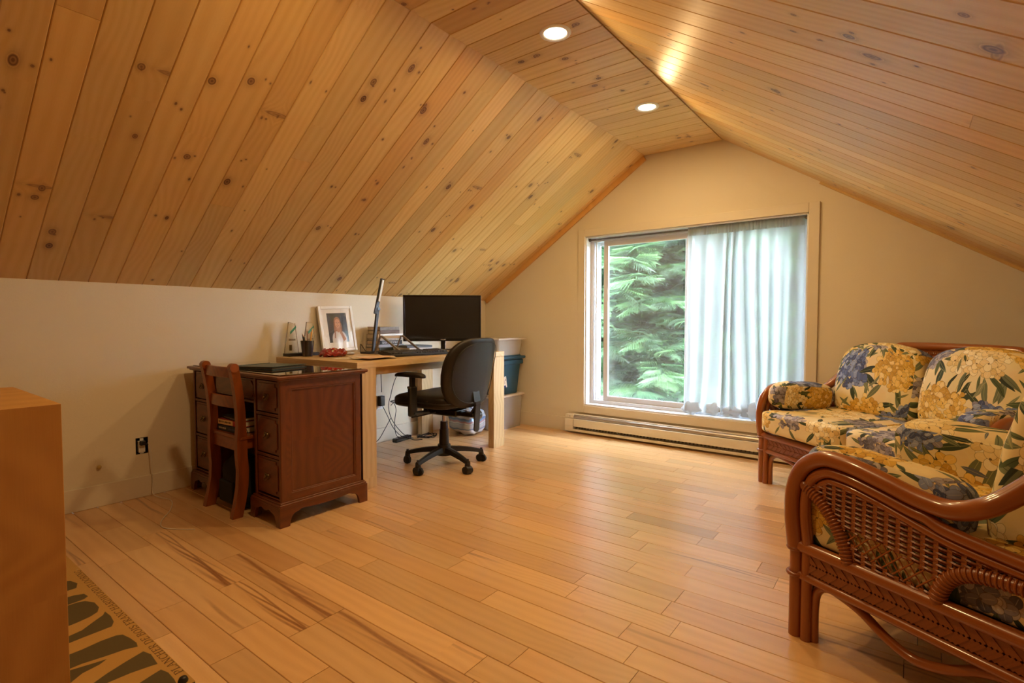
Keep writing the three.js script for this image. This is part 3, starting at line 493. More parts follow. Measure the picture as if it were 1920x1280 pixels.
// ---------- rattan armchair and loveseat ----------
// local frame of a seat: origin on the floor under the middle of the front, +z forward, s = -z runs to the back
const ARM = [[0.0, 0.3], [-0.012, 0.40], [-0.008, 0.48], [0.022, 0.555], [0.085, 0.598], [0.16, 0.6], [0.26, 0.58], [0.36, 0.556], [0.43, 0.553], [0.5, 0.585], [0.57, 0.66], [0.63, 0.745], [0.675, 0.8]];
const armInset = (d, n) => { // the arm outline drawn d further in, first n points
  const out = [], c = new THREE.CatmullRomCurve3(ARM.map(([s, h]) => V(s, h, 0)));
  for (let i = 0; i <= 40; i++) { const t = i / 40, p = c.getPoint(t), q = c.getTangent(t); out.push([p.x + q.y * d, p.y - q.x * d]); }
  return out.slice(0, n);
};
function chevronBand(L, H, toPoint, pitch = 0.011) {  // plaited band: slanted flat strands in rows that meet in arrow points
  const g = [], rows = 2, rh = H / rows, n = Math.floor(L / pitch);
  for (let r = 0; r < rows; r++) for (let i = 0; i < n; i++) {
    const x = (i + 0.5) * pitch, y = -H / 2 + rh * (r + 0.5), b = new THREE.BoxGeometry(pitch * 0.8, rh * 1.25, 0.004);
    const p = b.attributes.position; for (let k = 0; k < p.count; k++) p.setZ(k, p.getZ(k) * (1 - Math.abs(p.getX(k)) * 20));
    at(b, [x, y, 0.003 * ((i % 3) - 1) * 0.4], [0, 0, r ? 0.75 : -0.75]);
    for (let k = 0; k < p.count; k++) p.setY(k, Math.max(-H / 2, Math.min(H / 2, p.getY(k))));
    g.push(b);
  }
  const out = join(g), p = out.attributes.position; for (let k = 0; k < p.count; k++) p.setXYZ(k, ...toPoint(Math.max(0, Math.min(L, p.getX(k))), p.getY(k), p.getZ(k)));
  out.computeVertexNormals(); return out;
}
function weave(s0, s1, lo, hi, skip, place, pitch = 0.0075, stake = 0.03) {   // thin strands woven over upright stakes
  const pos = [], n = Math.round((s1 - s0) / stake * 4), strand = (pts, r) => {
    for (let i = 0; i + 1 < pts.length; i++) { const [a, ay, ad] = pts[i], [b, by, bd] = pts[i + 1]; const A = [[a, ay - r, ad], [a, ay, ad + r], [a, ay + r, ad], [a, ay, ad - r]], B = [[b, by - r, bd], [b, by, bd + r], [b, by + r, bd], [b, by, bd - r]];
      for (let k = 0; k < 4; k++) { const m = (k + 1) % 4; for (const q of [A[k], B[k], B[m], A[k], B[m], A[m]]) pos.push(...place(...q)); } }
  };
  const yMin = 0.28, yMax = 0.62; let row = 0;
  for (let y = yMin; y < yMax; y += pitch, row++) {
    let run = [];
    for (let i = 0; i <= n; i++) {
      const s = s0 + (s1 - s0) * i / n, yy = y - (s - 0.3) * 0.12, inside = yy > lo(s) && yy < hi(s) && !skip(s, yy);
      if (inside) run.push([s, yy, 0.0035 * Math.cos(i / 4 * Math.PI * 1 + row * Math.PI)]); else { if (run.length > 1) strand(run, pitch * 0.43); run = []; }
    }
    if (run.length > 1) strand(run, pitch * 0.43);
  }
  const g = new THREE.BufferGeometry(); g.setAttribute('position', new THREE.Float32BufferAttribute(pos, 3)); g.setAttribute('uv', new THREE.Float32BufferAttribute(new Float32Array(pos.length / 3 * 2), 2)); g.computeVertexNormals(); return g;
}
function rattanSeat(name, label, category, p, turn, W) {
  const o = thing(name, label, category, p, turn), D = 0.68, hw = W / 2, rt = 0.3, rb = 0.205;
  for (const sx of [-1, 1]) for (const s of [0.0, D - 0.03]) {
    const x = sx * (hw - 0.004);
    const leg = part('leg', [rod([x, 0, -s], [x, rt, -s], 0.021, 14), rod([x - sx * 0.036, 0, -s + (s < 0.1 ? 0.003 : -0.003)], [x - sx * 0.036, rt, -s], 0.016, 12), rod([x, 0, -s - (s < 0.1 ? 0.036 : -0.036)], [x, rt, -s - (s < 0.1 ? 0.036 : -0.036)], 0.016, 12)], M.rattan, o);
    for (const y of [0.205, 0.288]) part('binding', at(new THREE.TorusGeometry(0.025, 0.007, 6, 16), [x, y, -s], [Math.PI / 2, 0, 0]), M.rattanDark, leg);
  }
  // seat rails: round poles above and below plaited bands
  const side = sx => (a, y, z) => [sx * (hw + 0.002 + z), (rt + rb) / 2 + y, -a - 0.03];
  const front = s => (a, y, z) => [a - hw + 0.03, (rt + rb) / 2 + y, s + z];
  part('seat_rail', [...[-1, 1].flatMap(sx => [rod([sx * hw, rt, 0.0], [sx * hw, rt, -D], 0.02, 14), rod([sx * hw, rb, -0.01], [sx * hw, rb, -D], 0.014, 12)]),
    rod([-hw, rt, 0], [hw, rt, 0], 0.02, 14), rod([-hw, rb, 0], [hw, rb, 0], 0.014, 12), rod([-hw, rt, -D], [hw, rt, -D], 0.02, 14), rod([-hw, rb, -D], [hw, rb, -D], 0.014, 12),
    ...[-1, 1].map(sx => at(new THREE.SphereGeometry(0.022, 12, 8), [sx * hw, rt, 0]))], M.rattan, o);
  const bands = part('plaited_band', [...[-1, 1].map(sx => chevronBand(D - 0.06, rt - rb - 0.03, side(sx))), chevronBand(W - 0.06, rt - rb - 0.03, front(0.002))], M.rattanDark, o);
  part('band_backing', [...[-1, 1].map(sx => box(0.004, rt - rb, D - 0.04, [sx * (hw - 0.006), (rt + rb) / 2, -D / 2], 0)), box(W - 0.04, rt - rb, 0.004, [0, (rt + rb) / 2, -0.006], 0)], M.rattanDark, bands);
  part('seat_deck', box(W - 0.03, 0.012, D - 0.04, [0, rt - 0.012, -D / 2], 0), M.rattanDark, o);
  // curved braces under the rails
  const br = [[0.052, 0], [0.052, 0.11], [0.062, 0.165], [0.095, 0.19], [0.14, 0.186], [0.2, 0.168], [0.27, 0.13], [0.34, 0.112], [0.41, 0.13], [0.48, 0.168], [0.54, 0.186], [0.585, 0.19], [0.618, 0.165], [0.628, 0.11], [0.628, 0]];
  for (const sx of [-1, 1]) part('curved_brace', tube(br.map(([s, h]) => [sx * (hw - 0.022), h + 0.001, -s]), 0.0135, 90, 10), M.rattan, o);
  const fl = W - 0.17, fb = br.map(([s, h], i) => { const t = (s - 0.052) / 0.576; const q = W > 1 ? (t < 0.5 ? t * 0.66 : 1 - (1 - t) * 0.66) : t; return [-hw + 0.058 + q * (W - 0.116), h + 0.001, -0.018]; });
  part('curved_brace', tube(fb, 0.0135, 100, 10), M.rattan, o);
  // arms: three nested bent poles, woven panel with a lattice eye, two wrapped arches
  for (const sx of [-1, 1]) {
    const x = sx * (hw + 0.004), pt = ([s, h], dx = 0) => [x - sx * dx, h, -s];
    const lead = armInset(0, 41).map((q, i) => pt(q, i > 30 ? 0.012 * (i - 30) : 0));
    const arm = part('arm_rail', tube([...lead, [sx * (hw - 0.2), 0.838, -0.7], [sx * (hw - 0.3), 0.85, -0.712]], 0.025, 120, 14), M.rattan, o);
    part('inner_pole', tube(armInset(0.042, 25).map(q => pt(q, 0.004)).concat([[x, 0.495, -0.42], [x, 0.478, -0.55], [x, 0.47, -D + 0.02]]), 0.0165, 90, 12), M.rattan, arm);
    part('inner_pole', tube(armInset(0.07, 22).slice(8).map(q => pt(q, 0.006)).concat([[x, 0.468, -0.42], [x, 0.452, -0.55], [x, 0.445, -D + 0.03]]), 0.011, 80, 10), M.rattan, arm);
    const archL = [[0.03, 0.5], [0.08, 0.468], [0.12, 0.425], [0.148, 0.38], [0.165, 0.34], [0.172, 0.305]], archR = [[0.4, 0.305], [0.408, 0.345], [0.432, 0.385], [0.475, 0.41], [0.54, 0.42], [0.64, 0.42]];
    for (const a of [archL, archR]) {
      const tb = part('wrapped_arch', tube(a.map(q => pt(q)), 0.017, 40, 12), M.rattanDark, arm), c = new THREE.CatmullRomCurve3(a.map(q => V(...pt(q)))), rings = [];
      for (let i = 1; i < 26; i++) { const p = c.getPointAt(i / 26), t = c.getTangentAt(i / 26), g = new THREE.TorusGeometry(0.0175, 0.0032, 5, 12); g.applyQuaternion(new THREE.Quaternion().setFromUnitVectors(V(0, 0, 1), t)); rings.push(g.translate(p.x, p.y, p.z)); }
      part('cane_wrap', rings, M.rattan, tb);
    }
    const ip = (a, s) => { for (let i = 0; i + 1 < a.length; i++) if (s >= a[i][0] && s <= a[i + 1][0]) { const t = (s - a[i][0]) / (a[i + 1][0] - a[i][0] + 1e-9); return a[i][1] + (a[i + 1][1] - a[i][1]) * t; } return s < a[0][0] ? a[0][1] : a[a.length - 1][1]; };
    const top = [[0.045, 0.505], [0.1, 0.53], [0.16, 0.53], [0.26, 0.51], [0.36, 0.485], [0.5, 0.455], [0.66, 0.445]];
    const lo = s => s < 0.172 ? ip(archL, s) : s < 0.4 ? 0.31 : ip(archR, s), hi = s => ip(top, s);
    const eye = (s, y) => { const t = (s - 0.15) / 0.28; if (t < 0 || t > 1) return false; const c = 0.392 - 0.055 * t, a = 0.032 * Math.sin(Math.PI * t) ** 0.6; return Math.abs(y - c) < a; };
    part('woven_panel', weave(0.05, 0.65, lo, hi, eye, (s, y, d) => [x + d, y, -s]), M.rattanDark, arm);
    const st = []; for (let s = 0.065; s < 0.64; s += 0.03) { const segs = []; let a = null; for (let y = lo(s); y <= hi(s) + 1e-6; y += 0.004) { const e = eye(s, y); if (!e && a === null) a = y; if ((e || y + 0.004 > hi(s)) && a !== null) { if (y - a > 0.012) st.push(bar([x, a, -s], [x, y, -s], 0.004, 0.011, 0)); a = null; } } }
    part('stake', st, M.rattan, arm);
    const la = []; for (let k = -2; k < 12; k++) for (const dir of [1, -1]) {
      const s0 = 0.15 + k * 0.028; let run = [];
      for (let i = 0; i <= 14; i++) { const u = i / 14, s = s0 + u * 0.06, t = (s - 0.15) / 0.28, c = 0.392 - 0.055 * t, y = c + dir * (u - 0.5) * 0.075; if (t > 0 && t < 1 && eye(s, c + (y - c) * 0.86)) run.push([x + dir * 0.002, y, -s]); }
      if (run.length > 1) la.push(rod(run[0], run[run.length - 1], 0.0024, 6));
    }
    part('lattice', la, M.rattan, arm);
  }
  // back: top rail, lower rail, plaited band and woven back
  const bt = f => [[-hw + 0.3, 0.85, -0.712], [-hw * 0.45, 0.868, -0.722], [0, 0.872, -0.725], [hw * 0.45, 0.868, -0.722], [hw - 0.3, 0.85, -0.712]].map(([a, b, c]) => [a, b + f[0], c + f[1]]);
  part('back_rail', [tube(W > 1 ? bt([0, 0]) : [[-hw + 0.28, 0.85, -0.712], [0, 0.87, -0.724], [hw - 0.28, 0.85, -0.712]], 0.026, 50, 12), tube([[-hw + 0.09, 0.74, -0.67], [-hw + 0.2, 0.79, -0.695], [0, 0.808, -0.705], [hw - 0.2, 0.79, -0.695], [hw - 0.09, 0.74, -0.67]], 0.014, 50, 10), rod([-hw, 0.34, -D], [hw, 0.34, -D], 0.016)], M.rattan, o);
  part('plaited_band', chevronBand(W - 0.36, 0.055, (a, y, z) => { const X = a - (W - 0.36) / 2, q = 1 - (X / hw) ** 2; return [X, 0.822 + 0.016 * q + y, -0.704 - 0.008 * q + z]; }), M.rattanDark, o);
  const sl = []; for (let k = 0; k < W / 0.035 - 2; k++) { const X = -hw + 0.05 + k * 0.035; sl.push(rod([X, 0.34, -D], [X * 0.97, 0.79 - 0.08 * (X / hw) ** 4, -0.695], 0.006, 6)); }
  for (let k = 0; k < 28; k++) sl.push(rod([-hw + 0.04, 0.36 + k * 0.015, -D - 0.012 * (k / 28)], [hw - 0.04, 0.36 + k * 0.015, -D - 0.012 * (k / 28)], 0.0055, 5));
  part('woven_back', sl, M.rattanDark, o);
  return o;
}
const CH = { p: [3.434, 0, 1.975], turn: Math.atan2(-0.876, -0.482), W: 0.72 }, SO = { p: [3.297, 0, 0.968], turn: Math.atan2(-0.605, 0.797), W: 1.25 };
rattanSeat('rattan_armchair', 'varnished rattan armchair with woven side panels in the right foreground', 'armchair', CH.p, CH.turn, CH.W);
rattanSeat('rattan_loveseat', 'varnished rattan two-seat sofa standing across the corner by the window', 'sofa', SO.p, SO.turn, SO.W);
// cushions: puffed boxes in the hydrangea print
function cushionGeo(w, h, d, { e = 0.22, puff = 0.5, off = [0, 0], bend, seg = 26 } = {}) {
  const g = new THREE.BoxGeometry(2, 2, 2, seg, seg, seg), p = g.attributes.position, uv = g.attributes.uv, n = g.attributes.normal;
  for (let i = 0; i < p.count; i++) {
    let x = p.getX(i), y = p.getY(i), z = p.getZ(i);
    const ax = Math.abs(n.getX(i)), ay = Math.abs(n.getY(i));
    const u = ax > 0.5 ? [z * d / 2, y * h / 2] : ay > 0.5 ? [x * w / 2, z * d / 2 + 0.3] : [x * w / 2, y * h / 2 + 0.6];
    uv.setXY(i, u[0] + off[0], u[1] + off[1]);
    // round the box: superellipsoid blend
    const L = (Math.abs(x) ** (2 / e) + Math.abs(y) ** (2 / e) + Math.abs(z) ** (2 / e)) ** (-e / 2);
    let X = x * L, Y = y * L, Z = z * L;
    const c = (1 - X * X) * (1 - Z * Z);            // thicker in the middle
    let q = [X * w / 2, Y * h / 2 * (1 - puff + puff * (0.45 + 0.55 * Math.sqrt(Math.max(0, c)))), Z * d / 2];
    const wr = 0.004 * (noise(q[0] * 22 + 40, q[2] * 22 + q[1] * 15 + 40, 88) - 0.5); q[1] += wr;
    if (bend) q = bend(q, X, Y, Z);
    p.setXYZ(i, ...q);
  }
  g.computeVertexNormals(); return g;
}
function cushion(name, label, group, S, lp, rot, size, opt) {
  const o = solo(name, cushionGeo(...size, opt), M.floral, label, 'cushion', group);
  const m = new THREE.Matrix4().compose(V(...S.p), new THREE.Quaternion().setFromEuler(new THREE.Euler(0, S.turn, 0)), V(1, 1, 1))
    .multiply(new THREE.Matrix4().compose(V(...lp), new THREE.Quaternion().setFromEuler(new THREE.Euler(...rot)), V(1, 1, 1)));
  m.decompose(o.position, o.quaternion, o.scale); return o;
}
const GA = 'floral cushions of the armchair', GS = 'floral cushions of the loveseat';
const archTop = h => (q, X, Y, Z) => [q[0] * (1 - 0.06 * Math.max(0, -Z)), q[1], q[2] + (Z < 0 ? -1 : 0) * (1 - X * X) * h + (Z < 0 ? h * 0.4 : 0)];
cushion('seat_cushion', 'floral seat cushion of the armchair, seen through the wicker side', GA, CH, [0, 0.395, -0.29], [0, 0, 0], [0.69, 0.185, 0.66], { e: 0.13, puff: 0.12, off: [0.3, 0.6] });
cushion('back_cushion', 'upright floral back cushion at the right edge, in the armchair', GA, CH, [0, 0.665, -0.545], [Math.PI / 2 - 0.17, 0, 0], [0.58, 0.2, 0.46], { e: 0.3, puff: 0.6, off: [0.45, 0.75], bend: archTop(0.05) });
cushion('arm_cushion', 'long floral arm cushion behind the nearest rattan arm rail', GA, CH, [0.285, 0.535, -0.215], [-0.05, 0, 0.12], [0.14, 0.19, 0.44], { e: 0.5, puff: 0.15, off: [0.05, 0.62] });
cushion('arm_cushion', 'floral arm cushion with large yellow flowers on the far arm of the armchair', GA, CH, [-0.265, 0.545, -0.2], [-0.04, 0, -0.16], [0.15, 0.24, 0.5], { e: 0.45, puff: 0.15, off: [0.3, 0.22] });
cushion('seat_cushion', 'floral seat cushion of the loveseat on the window side', GS, SO, [-0.298, 0.40, -0.275], [0, 0, 0], [0.6, 0.155, 0.68], { e: 0.2, puff: 0.3, off: [0.7, 0.55] });
cushion('seat_cushion', 'floral seat cushion of the loveseat on the side behind the armchair', GS, SO, [0.298, 0.40, -0.275], [0, 0, 0], [0.6, 0.155, 0.68], { e: 0.2, puff: 0.3, off: [0.2, 0.05] });
cushion('back_cushion', 'plump floral back cushion of the loveseat nearest the window', GS, SO, [-0.262, 0.65, -0.535], [Math.PI / 2 - 0.2, 0, 0], [0.54, 0.22, 0.42], { e: 0.34, puff: 0.55, off: [0.62, 0.12], bend: archTop(0.05) });
cushion('back_cushion', 'plump floral back cushion of the loveseat with a blue flower cluster', GS, SO, [0.268, 0.65, -0.535], [Math.PI / 2 - 0.2, 0, 0], [0.54, 0.22, 0.42], { e: 0.34, puff: 0.55, off: [0.32, 0.55], bend: archTop(0.05) });
cushion('arm_cushion', 'floral bolster on the loveseat arm in front of the curtain', GS, SO, [-0.545, 0.55, -0.22], [-0.05, 0, -0.1], [0.15, 0.18, 0.44], { e: 0.6, puff: 0.1, off: [0.86, 0.35] });
cushion('arm_cushion', 'floral bolster on the loveseat arm behind the armchair', GS, SO, [0.545, 0.55, -0.22], [-0.05, 0, 0.1], [0.15, 0.18, 0.44], { e: 0.6, puff: 0.1, off: [0.5, 0.9] });
// ---------- baseboard heater ----------
{
  const h = thing('baseboard_heater', 'long cream electric baseboard heater under the window', 'heater', [1.02, 0, 0]);
  const L = 1.95, enamel = std({ color: rgb(0.78, 0.73, 0.62), roughness: 0.35 });
  part('back_plate', [box(L, 0.15, 0.004, [L / 2, 0.094, 0.0175], 0.001), box(L, 0.008, 0.06, [L / 2, 0.021, 0.045], 0.002), box(L, 0.005, 0.04, [L / 2, 0.17, 0.034], 0.002)], enamel, h);
  part('front_panel', [box(L - 0.15, 0.068, 0.004, [L / 2 + 0.02, 0.098, 0.078], 0.0015), box(L - 0.15, 0.006, 0.012, [L / 2 + 0.02, 0.131, 0.073], 0.002)], enamel, h);
  part('lower_lip', box(L - 0.1, 0.022, 0.004, [L / 2, 0.03, 0.077], 0.0015), enamel, h);
  for (const x of [0.045, L - 0.035]) part('end_cap', [rbox(0.085, 0.05, 0.06, 0.004, [x, 0.046, 0.049]), rbox(0.09, 0.066, 0.064, 0.006, [x, 0.099, 0.049]), rbox(0.085, 0.036, 0.05, 0.004, [x, 0.154, 0.044])], enamel, h);
  part('screw', cyl(0.007, 0.007, 0.003, [0.05, 0.154, 0.07], 14, [Math.PI / 2, 0, 0]), M.steel, h);
  part('outlet_grille', at(new THREE.CylinderGeometry(0.021, 0.021, L - 0.17, 20), [L / 2, 0.146, 0.046], [0, 0, Math.PI / 2]), std({ color: rgb(0.45, 0.4, 0.34), roughness: 0.35, metalness: 0.7 }), h);
  part('heating_element', [rod([0.09, 0.07, 0.045], [L - 0.09, 0.07, 0.045], 0.008), ...Array.from({ length: 60 }, (_, k) => box(0.0012, 0.05, 0.04, [0.11 + k * 0.0295, 0.07, 0.045], 0))], std({ color: rgb(0.3, 0.28, 0.25), roughness: 0.5, metalness: 0.6 }), h);
}
// ---------- curtain ----------
{
  const rodT = thing('curtain_rod', 'thin dark tension rod across the top of the window opening', 'curtain rod', [0, 1.752, -0.045]);
  part('rod', rod([1.199, 0, 0], [2.941, 0, 0], 0.008, 12), M.darkSteel, rodT);
  for (const x of [1.205, 2.935]) part('end_cap', at(new THREE.CylinderGeometry(0.013, 0.013, 0.016, 16), [x, 0, 0], [0, 0, Math.PI / 2]), M.darkSteel, rodT);
  const c = thing('sheer_curtain', 'sheer white curtain hanging over the right half of the window', 'curtain', [0, 0, 0]);
  const sheer = phy({ color: rgb(0.4, 0.43, 0.44), roughness: 1, transmission: 0.5, thickness: 0, side: THREE.DoubleSide, transparent: true, opacity: 0.86 });
  const R = RNG(19), folds = Array.from({ length: 15 }, (_, k) => [0.35 + 0.65 * R(), R() * 6.28, (R() - 0.5) * 0.5]);
  const nu = 260, nv = 60, pos = [], uv = [], idx = [];
  for (let j = 0; j <= nv; j++) for (let i = 0; i <= nu; i++) {
    const u = i / nu, v = j / nv, y = 1.765 - v * 1.47;
    let ph = 0; for (let k = 0; k < 4; k++) ph += Math.sin(u * (9 + 7 * k) + folds[k][1] + v * folds[k][2] * 2) * 0.5 / (k + 1);
    const amp = (0.006 + 0.017 * Math.min(1, v * 3)) * (0.35 + 1.3 * Math.exp(-(((u - 0.5) / 0.26) ** 2))) ;
    const z = -0.045 + 0.006 + amp * Math.sin(u * 62 + ph * 3.2 + 1.4 * v * Math.sin(u * 9)) + 0.012 * Math.sin(u * 11 + 1 + v) * v;
    const gather = 0.06 * Math.sin(Math.PI * v) * 0; // straight fall
    const spread = 0.028 * Math.sin(u * 6.283 * 1.5 + v * 2.2) * v;
    const xl = 2.098 - 0.015 * Math.max(0, v - 0.8) * 5, xr = 2.925;
    pos.push(xl + (xr - xl) * u + spread * Math.sin(Math.PI * u), y, Math.min(z, -0.012)); uv.push(u, v);
  }
  for (let j = 0; j < nv; j++) for (let i = 0; i < nu; i++) { const a = j * (nu + 1) + i; idx.push(a, a + nu + 1, a + 1, a + 1, a + nu + 1, a + nu + 2); }
  const g = new THREE.BufferGeometry(); g.setAttribute('position', new THREE.Float32BufferAttribute(pos, 3)); g.setAttribute('uv', new THREE.Float32BufferAttribute(uv, 2)); g.setIndex(idx); g.computeVertexNormals();
  part('drape', g, sheer, c);
  // rod pocket: a second, gathered layer at the top
  const hp = [], hu = [], hi = [], n2 = 200; for (let j = 0; j <= 6; j++) for (let i = 0; i <= n2; i++) { const u = i / n2; hp.push(2.1 + 0.822 * u, 1.77 - j * 0.012, -0.028 + 0.004 * Math.sin(u * 190 + Math.sin(u * 30) * 3) + 0.003 * Math.sin(j)); hu.push(u, j / 6); }
  for (let j = 0; j < 6; j++) for (let i = 0; i < n2; i++) { const a = j * (n2 + 1) + i; hi.push(a, a + n2 + 1, a + 1, a + 1, a + n2 + 1, a + n2 + 2); }
  const hg = new THREE.BufferGeometry(); hg.setAttribute('position', new THREE.Float32BufferAttribute(hp, 3)); hg.setAttribute('uv', new THREE.Float32BufferAttribute(hu, 2)); hg.setIndex(hi); hg.computeVertexNormals();
  part('rod_pocket', hg, sheer, c);
  // knotted bunches of cloth lying on the sill
  const bunch = (x, y, r, sx, seed) => { const s = new THREE.SphereGeometry(1, 28, 20), p = s.attributes.position; for (let i = 0; i < p.count; i++) { const X = p.getX(i), Y = p.getY(i), Z = p.getZ(i), a = Math.atan2(Y, X); const q = 1 + 0.16 * Math.sin(a * 5 + seed) * (1 - Math.abs(Z)) + 0.22 * (noise(X * 3 + seed, Y * 3 + Z * 2, seed) - 0.5); p.setXYZ(i, x + X * r * sx * q, y + Y * r * 0.8 * q, -0.045 + Z * 0.035 * q); } s.computeVertexNormals(); return s; };
  part('hem_bunch', [bunch(2.14, 0.325, 0.062, 1.2, 3), bunch(2.31, 0.328, 0.06, 0.9, 8), bunch(2.45, 0.32, 0.058, 1.3, 13), bunch(2.6, 0.345, 0.085, 1.0, 21), bunch(2.78, 0.325, 0.065, 1.2, 34)], phy({ color: rgb(0.72, 0.75, 0.77), roughness: 1, transmission: 0.6, thickness: 0 }), c);
}
// ---------- storage boxes in the corner ----------
{
  const clear = phy({ color: rgb(0.9, 0.88, 0.86), roughness: 0.18, transmission: 0.75, thickness: 0, ior: 1.45 });
  const tubBox = (w, d, h, taper, wall, r) => { const s = (W, D) => { const q = new THREE.Shape(), a = W / 2, b = D / 2; q.moveTo(-a + r, -b); q.lineTo(a - r, -b); q.quadraticCurveTo(a, -b, a, -b + r); q.lineTo(a, b - r); q.quadraticCurveTo(a, b, a - r, b); q.lineTo(-a + r, b); q.quadraticCurveTo(-a, b, -a, b - r); q.lineTo(-a, -b + r); q.quadraticCurveTo(-a, -b, -a + r, -b); return q; };
    const o = s(w, d); o.holes.push(new THREE.Path(s(w - 2 * wall, d - 2 * wall).getPoints(8).reverse()));
    const g = at(extrude(o, h, 0, 8), [0, 0, 0], [-Math.PI / 2, 0, 0]), b = at(extrude(s(w, d), 0.004, 0, 8), [0, 0, 0], [-Math.PI / 2, 0, 0]), m = join([g, b]), p = m.attributes.position;
    for (let i = 0; i < p.count; i++) { const k = 1 - taper * (1 - p.getY(i) / h); p.setX(i, p.getX(i) * k); p.setZ(i, p.getZ(i) * k); } m.computeVertexNormals(); return m; };
  const stuffing = (o, w, d, h, seed, cols) => { const R = RNG(seed); for (let k = 0; k < 4; k++) part('contents', at(cushionGeo(w * (0.35 + 0.15 * R()), h * 0.3, d * (0.5 + 0.2 * R()), { e: 0.5, seg: 8 }), [(R() - 0.5) * w * 0.4, 0.008 + h * (0.17 + 0.18 * k), (R() - 0.5) * d * 0.25], [0, R() * 3, 0]), std({ color: rgb(...cols[k % cols.length]), roughness: 0.9 }), o); };
  const b1 = thing('storage_box', 'clear plastic storage box on the floor, lowest in the corner stack', 'box', [0.285, 0, 0.26]);
  part('tub', tubBox(0.48, 0.42, 0.305, 0.06, 0.003, 0.03), clear, b1); stuffing(b1, 0.42, 0.34, 0.28, 5, [[0.45, 0.42, 0.45], [0.3, 0.22, 0.2], [0.6, 0.5, 0.4], [0.5, 0.5, 0.55]]);
  part('lid', rbox(0.505, 0.022, 0.445, 0.008, [0, 0.315, 0]), phy({ color: rgb(0.8, 0.72, 0.62), roughness: 0.3, transmission: 0.3 }), b1);
  const b2 = thing('storage_tote', 'teal blue plastic tote with lid in the middle of the corner stack', 'box', [0.305, 0.3265, 0.25]);
  const blue = std({ color: rgb(0.012, 0.075, 0.13), roughness: 0.38 });
  part('tub', [tubBox(0.44, 0.38, 0.335, 0.14, 0.004, 0.05), at(new THREE.TorusGeometry(0.02, 0.006, 6, 12), [0, 0.25, 0.18])], blue, b2);
  part('lid', [rbox(0.49, 0.028, 0.43, 0.013, [0, 0.348, 0]), rbox(0.42, 0.016, 0.36, 0.008, [0, 0.363, 0])], blue, b2);
  part('rim', rbox(0.455, 0.05, 0.395, 0.012, [0, 0.305, 0]), blue, b2);
  const lab = canvasTex(128, 256, (g, w, h) => { g.fillStyle = '#ddd6cc'; g.fillRect(0, 0, w, h); g.fillStyle = '#2b4fa0'; g.fillRect(0, 200, 84, 56); g.fillStyle = '#4a3c34'; g.fillRect(80, 20, 20, 16); g.fillStyle = '#7a3b3b'; g.fillRect(86, 60, 22, 40); g.fillStyle = '#555'; for (let k = 0; k < 4; k++) g.fillRect(12, 90 + k * 20, 56, 5); g.fillStyle = '#e8e0ea'; g.fillRect(88, 206, 30, 34); }, { repeat: false });
  part('label', at(new THREE.PlaneGeometry(0.055, 0.105), [0.2095, 0.12, 0.075], [0, Math.PI / 2, 0.16, 'YXZ']), std({ map: lab, roughness: 0.6 }), b2).rotation.set(0, 0, 0);
  const b3 = thing('storage_box', 'shallow clear plastic box on top of the blue tote', 'box', [0.305, 0.6985, 0.25]);
  part('tub', tubBox(0.46, 0.39, 0.145, 0.08, 0.003, 0.04), clear, b3); stuffing(b3, 0.4, 0.33, 0.13, 15, [[0.4, 0.3, 0.28], [0.55, 0.45, 0.4], [0.35, 0.3, 0.3]]);
  part('lid', rbox(0.5, 0.018, 0.43, 0.007, [0, 0.1545, 0]), phy({ color: rgb(0.86, 0.82, 0.78), roughness: 0.2, transmission: 0.5 }), b3);
  const pb = thing('plastic_bag', 'blue and white plastic bag of bedding on the floor by the corner boxes', 'bag', [0.34, 0.0, 0.66]);
  const bg = cushionGeo(0.3, 0.24, 0.26, { e: 0.5, puff: 0.3, seg: 22, bend: q => [q[0] + 0.02 * (noise(q[1] * 30 + 9, q[2] * 30 + 9, 4) - 0.5), Math.max(-0.118, q[1] + 0.03 * (noise(q[0] * 24 + 7, q[2] * 24 + 7, 5) - 0.5)), q[2]] });
  part('wrapper', bg.translate(0, 0.12, 0), phy({ color: rgb(0.72, 0.76, 0.82), roughness: 0.15, clearcoat: 1, clearcoatRoughness: 0.1, map: canvasTex(256, 256, (g, w) => { const R = RNG(6); g.fillStyle = '#c9d2de'; g.fillRect(0, 0, w, w); for (let k = 0; k < 16; k++) { g.fillStyle = ['#8fa8cc', '#e4e8ee', '#6f90c0', '#b7c4d6', '#c89aa8'][k % 5]; g.fillRect(0, R() * w, w, 6 + R() * 14); } }, { sx: 0.3, sy: 0.3 }) }), pb);
}
// ---------- low maple cabinet in the left foreground ----------
{
  const d = thing('maple_cabinet', 'light maple veneer cabinet cut off by the left edge of the picture', 'cabinet', [1.8, 0.0072, 3.817]);
  part('side_panel', box(0.022, 0.8, 1.2, [-0.011, 0.4, 0.6], 0.0015, 'y', [0.1, 0.2]), M.beech, d);
  part('side_panel', box(0.022, 0.8, 1.2, [-0.56, 0.4, 0.6], 0.0015, 'y', [0.4, 0.2]), M.beech, d);
  for (const z of [0.0102, 1.19]) part('end_panel', box(0.527, 0.776, 0.02, [-0.2855, 0.388, z], 0.0015, 'y'), M.beech, d);
  part('top', box(0.5265, 0.022, 1.2, [-0.2855, 0.789, 0.6], 0.001, 'z', [0.2, 0.1]), M.beech, d);
}
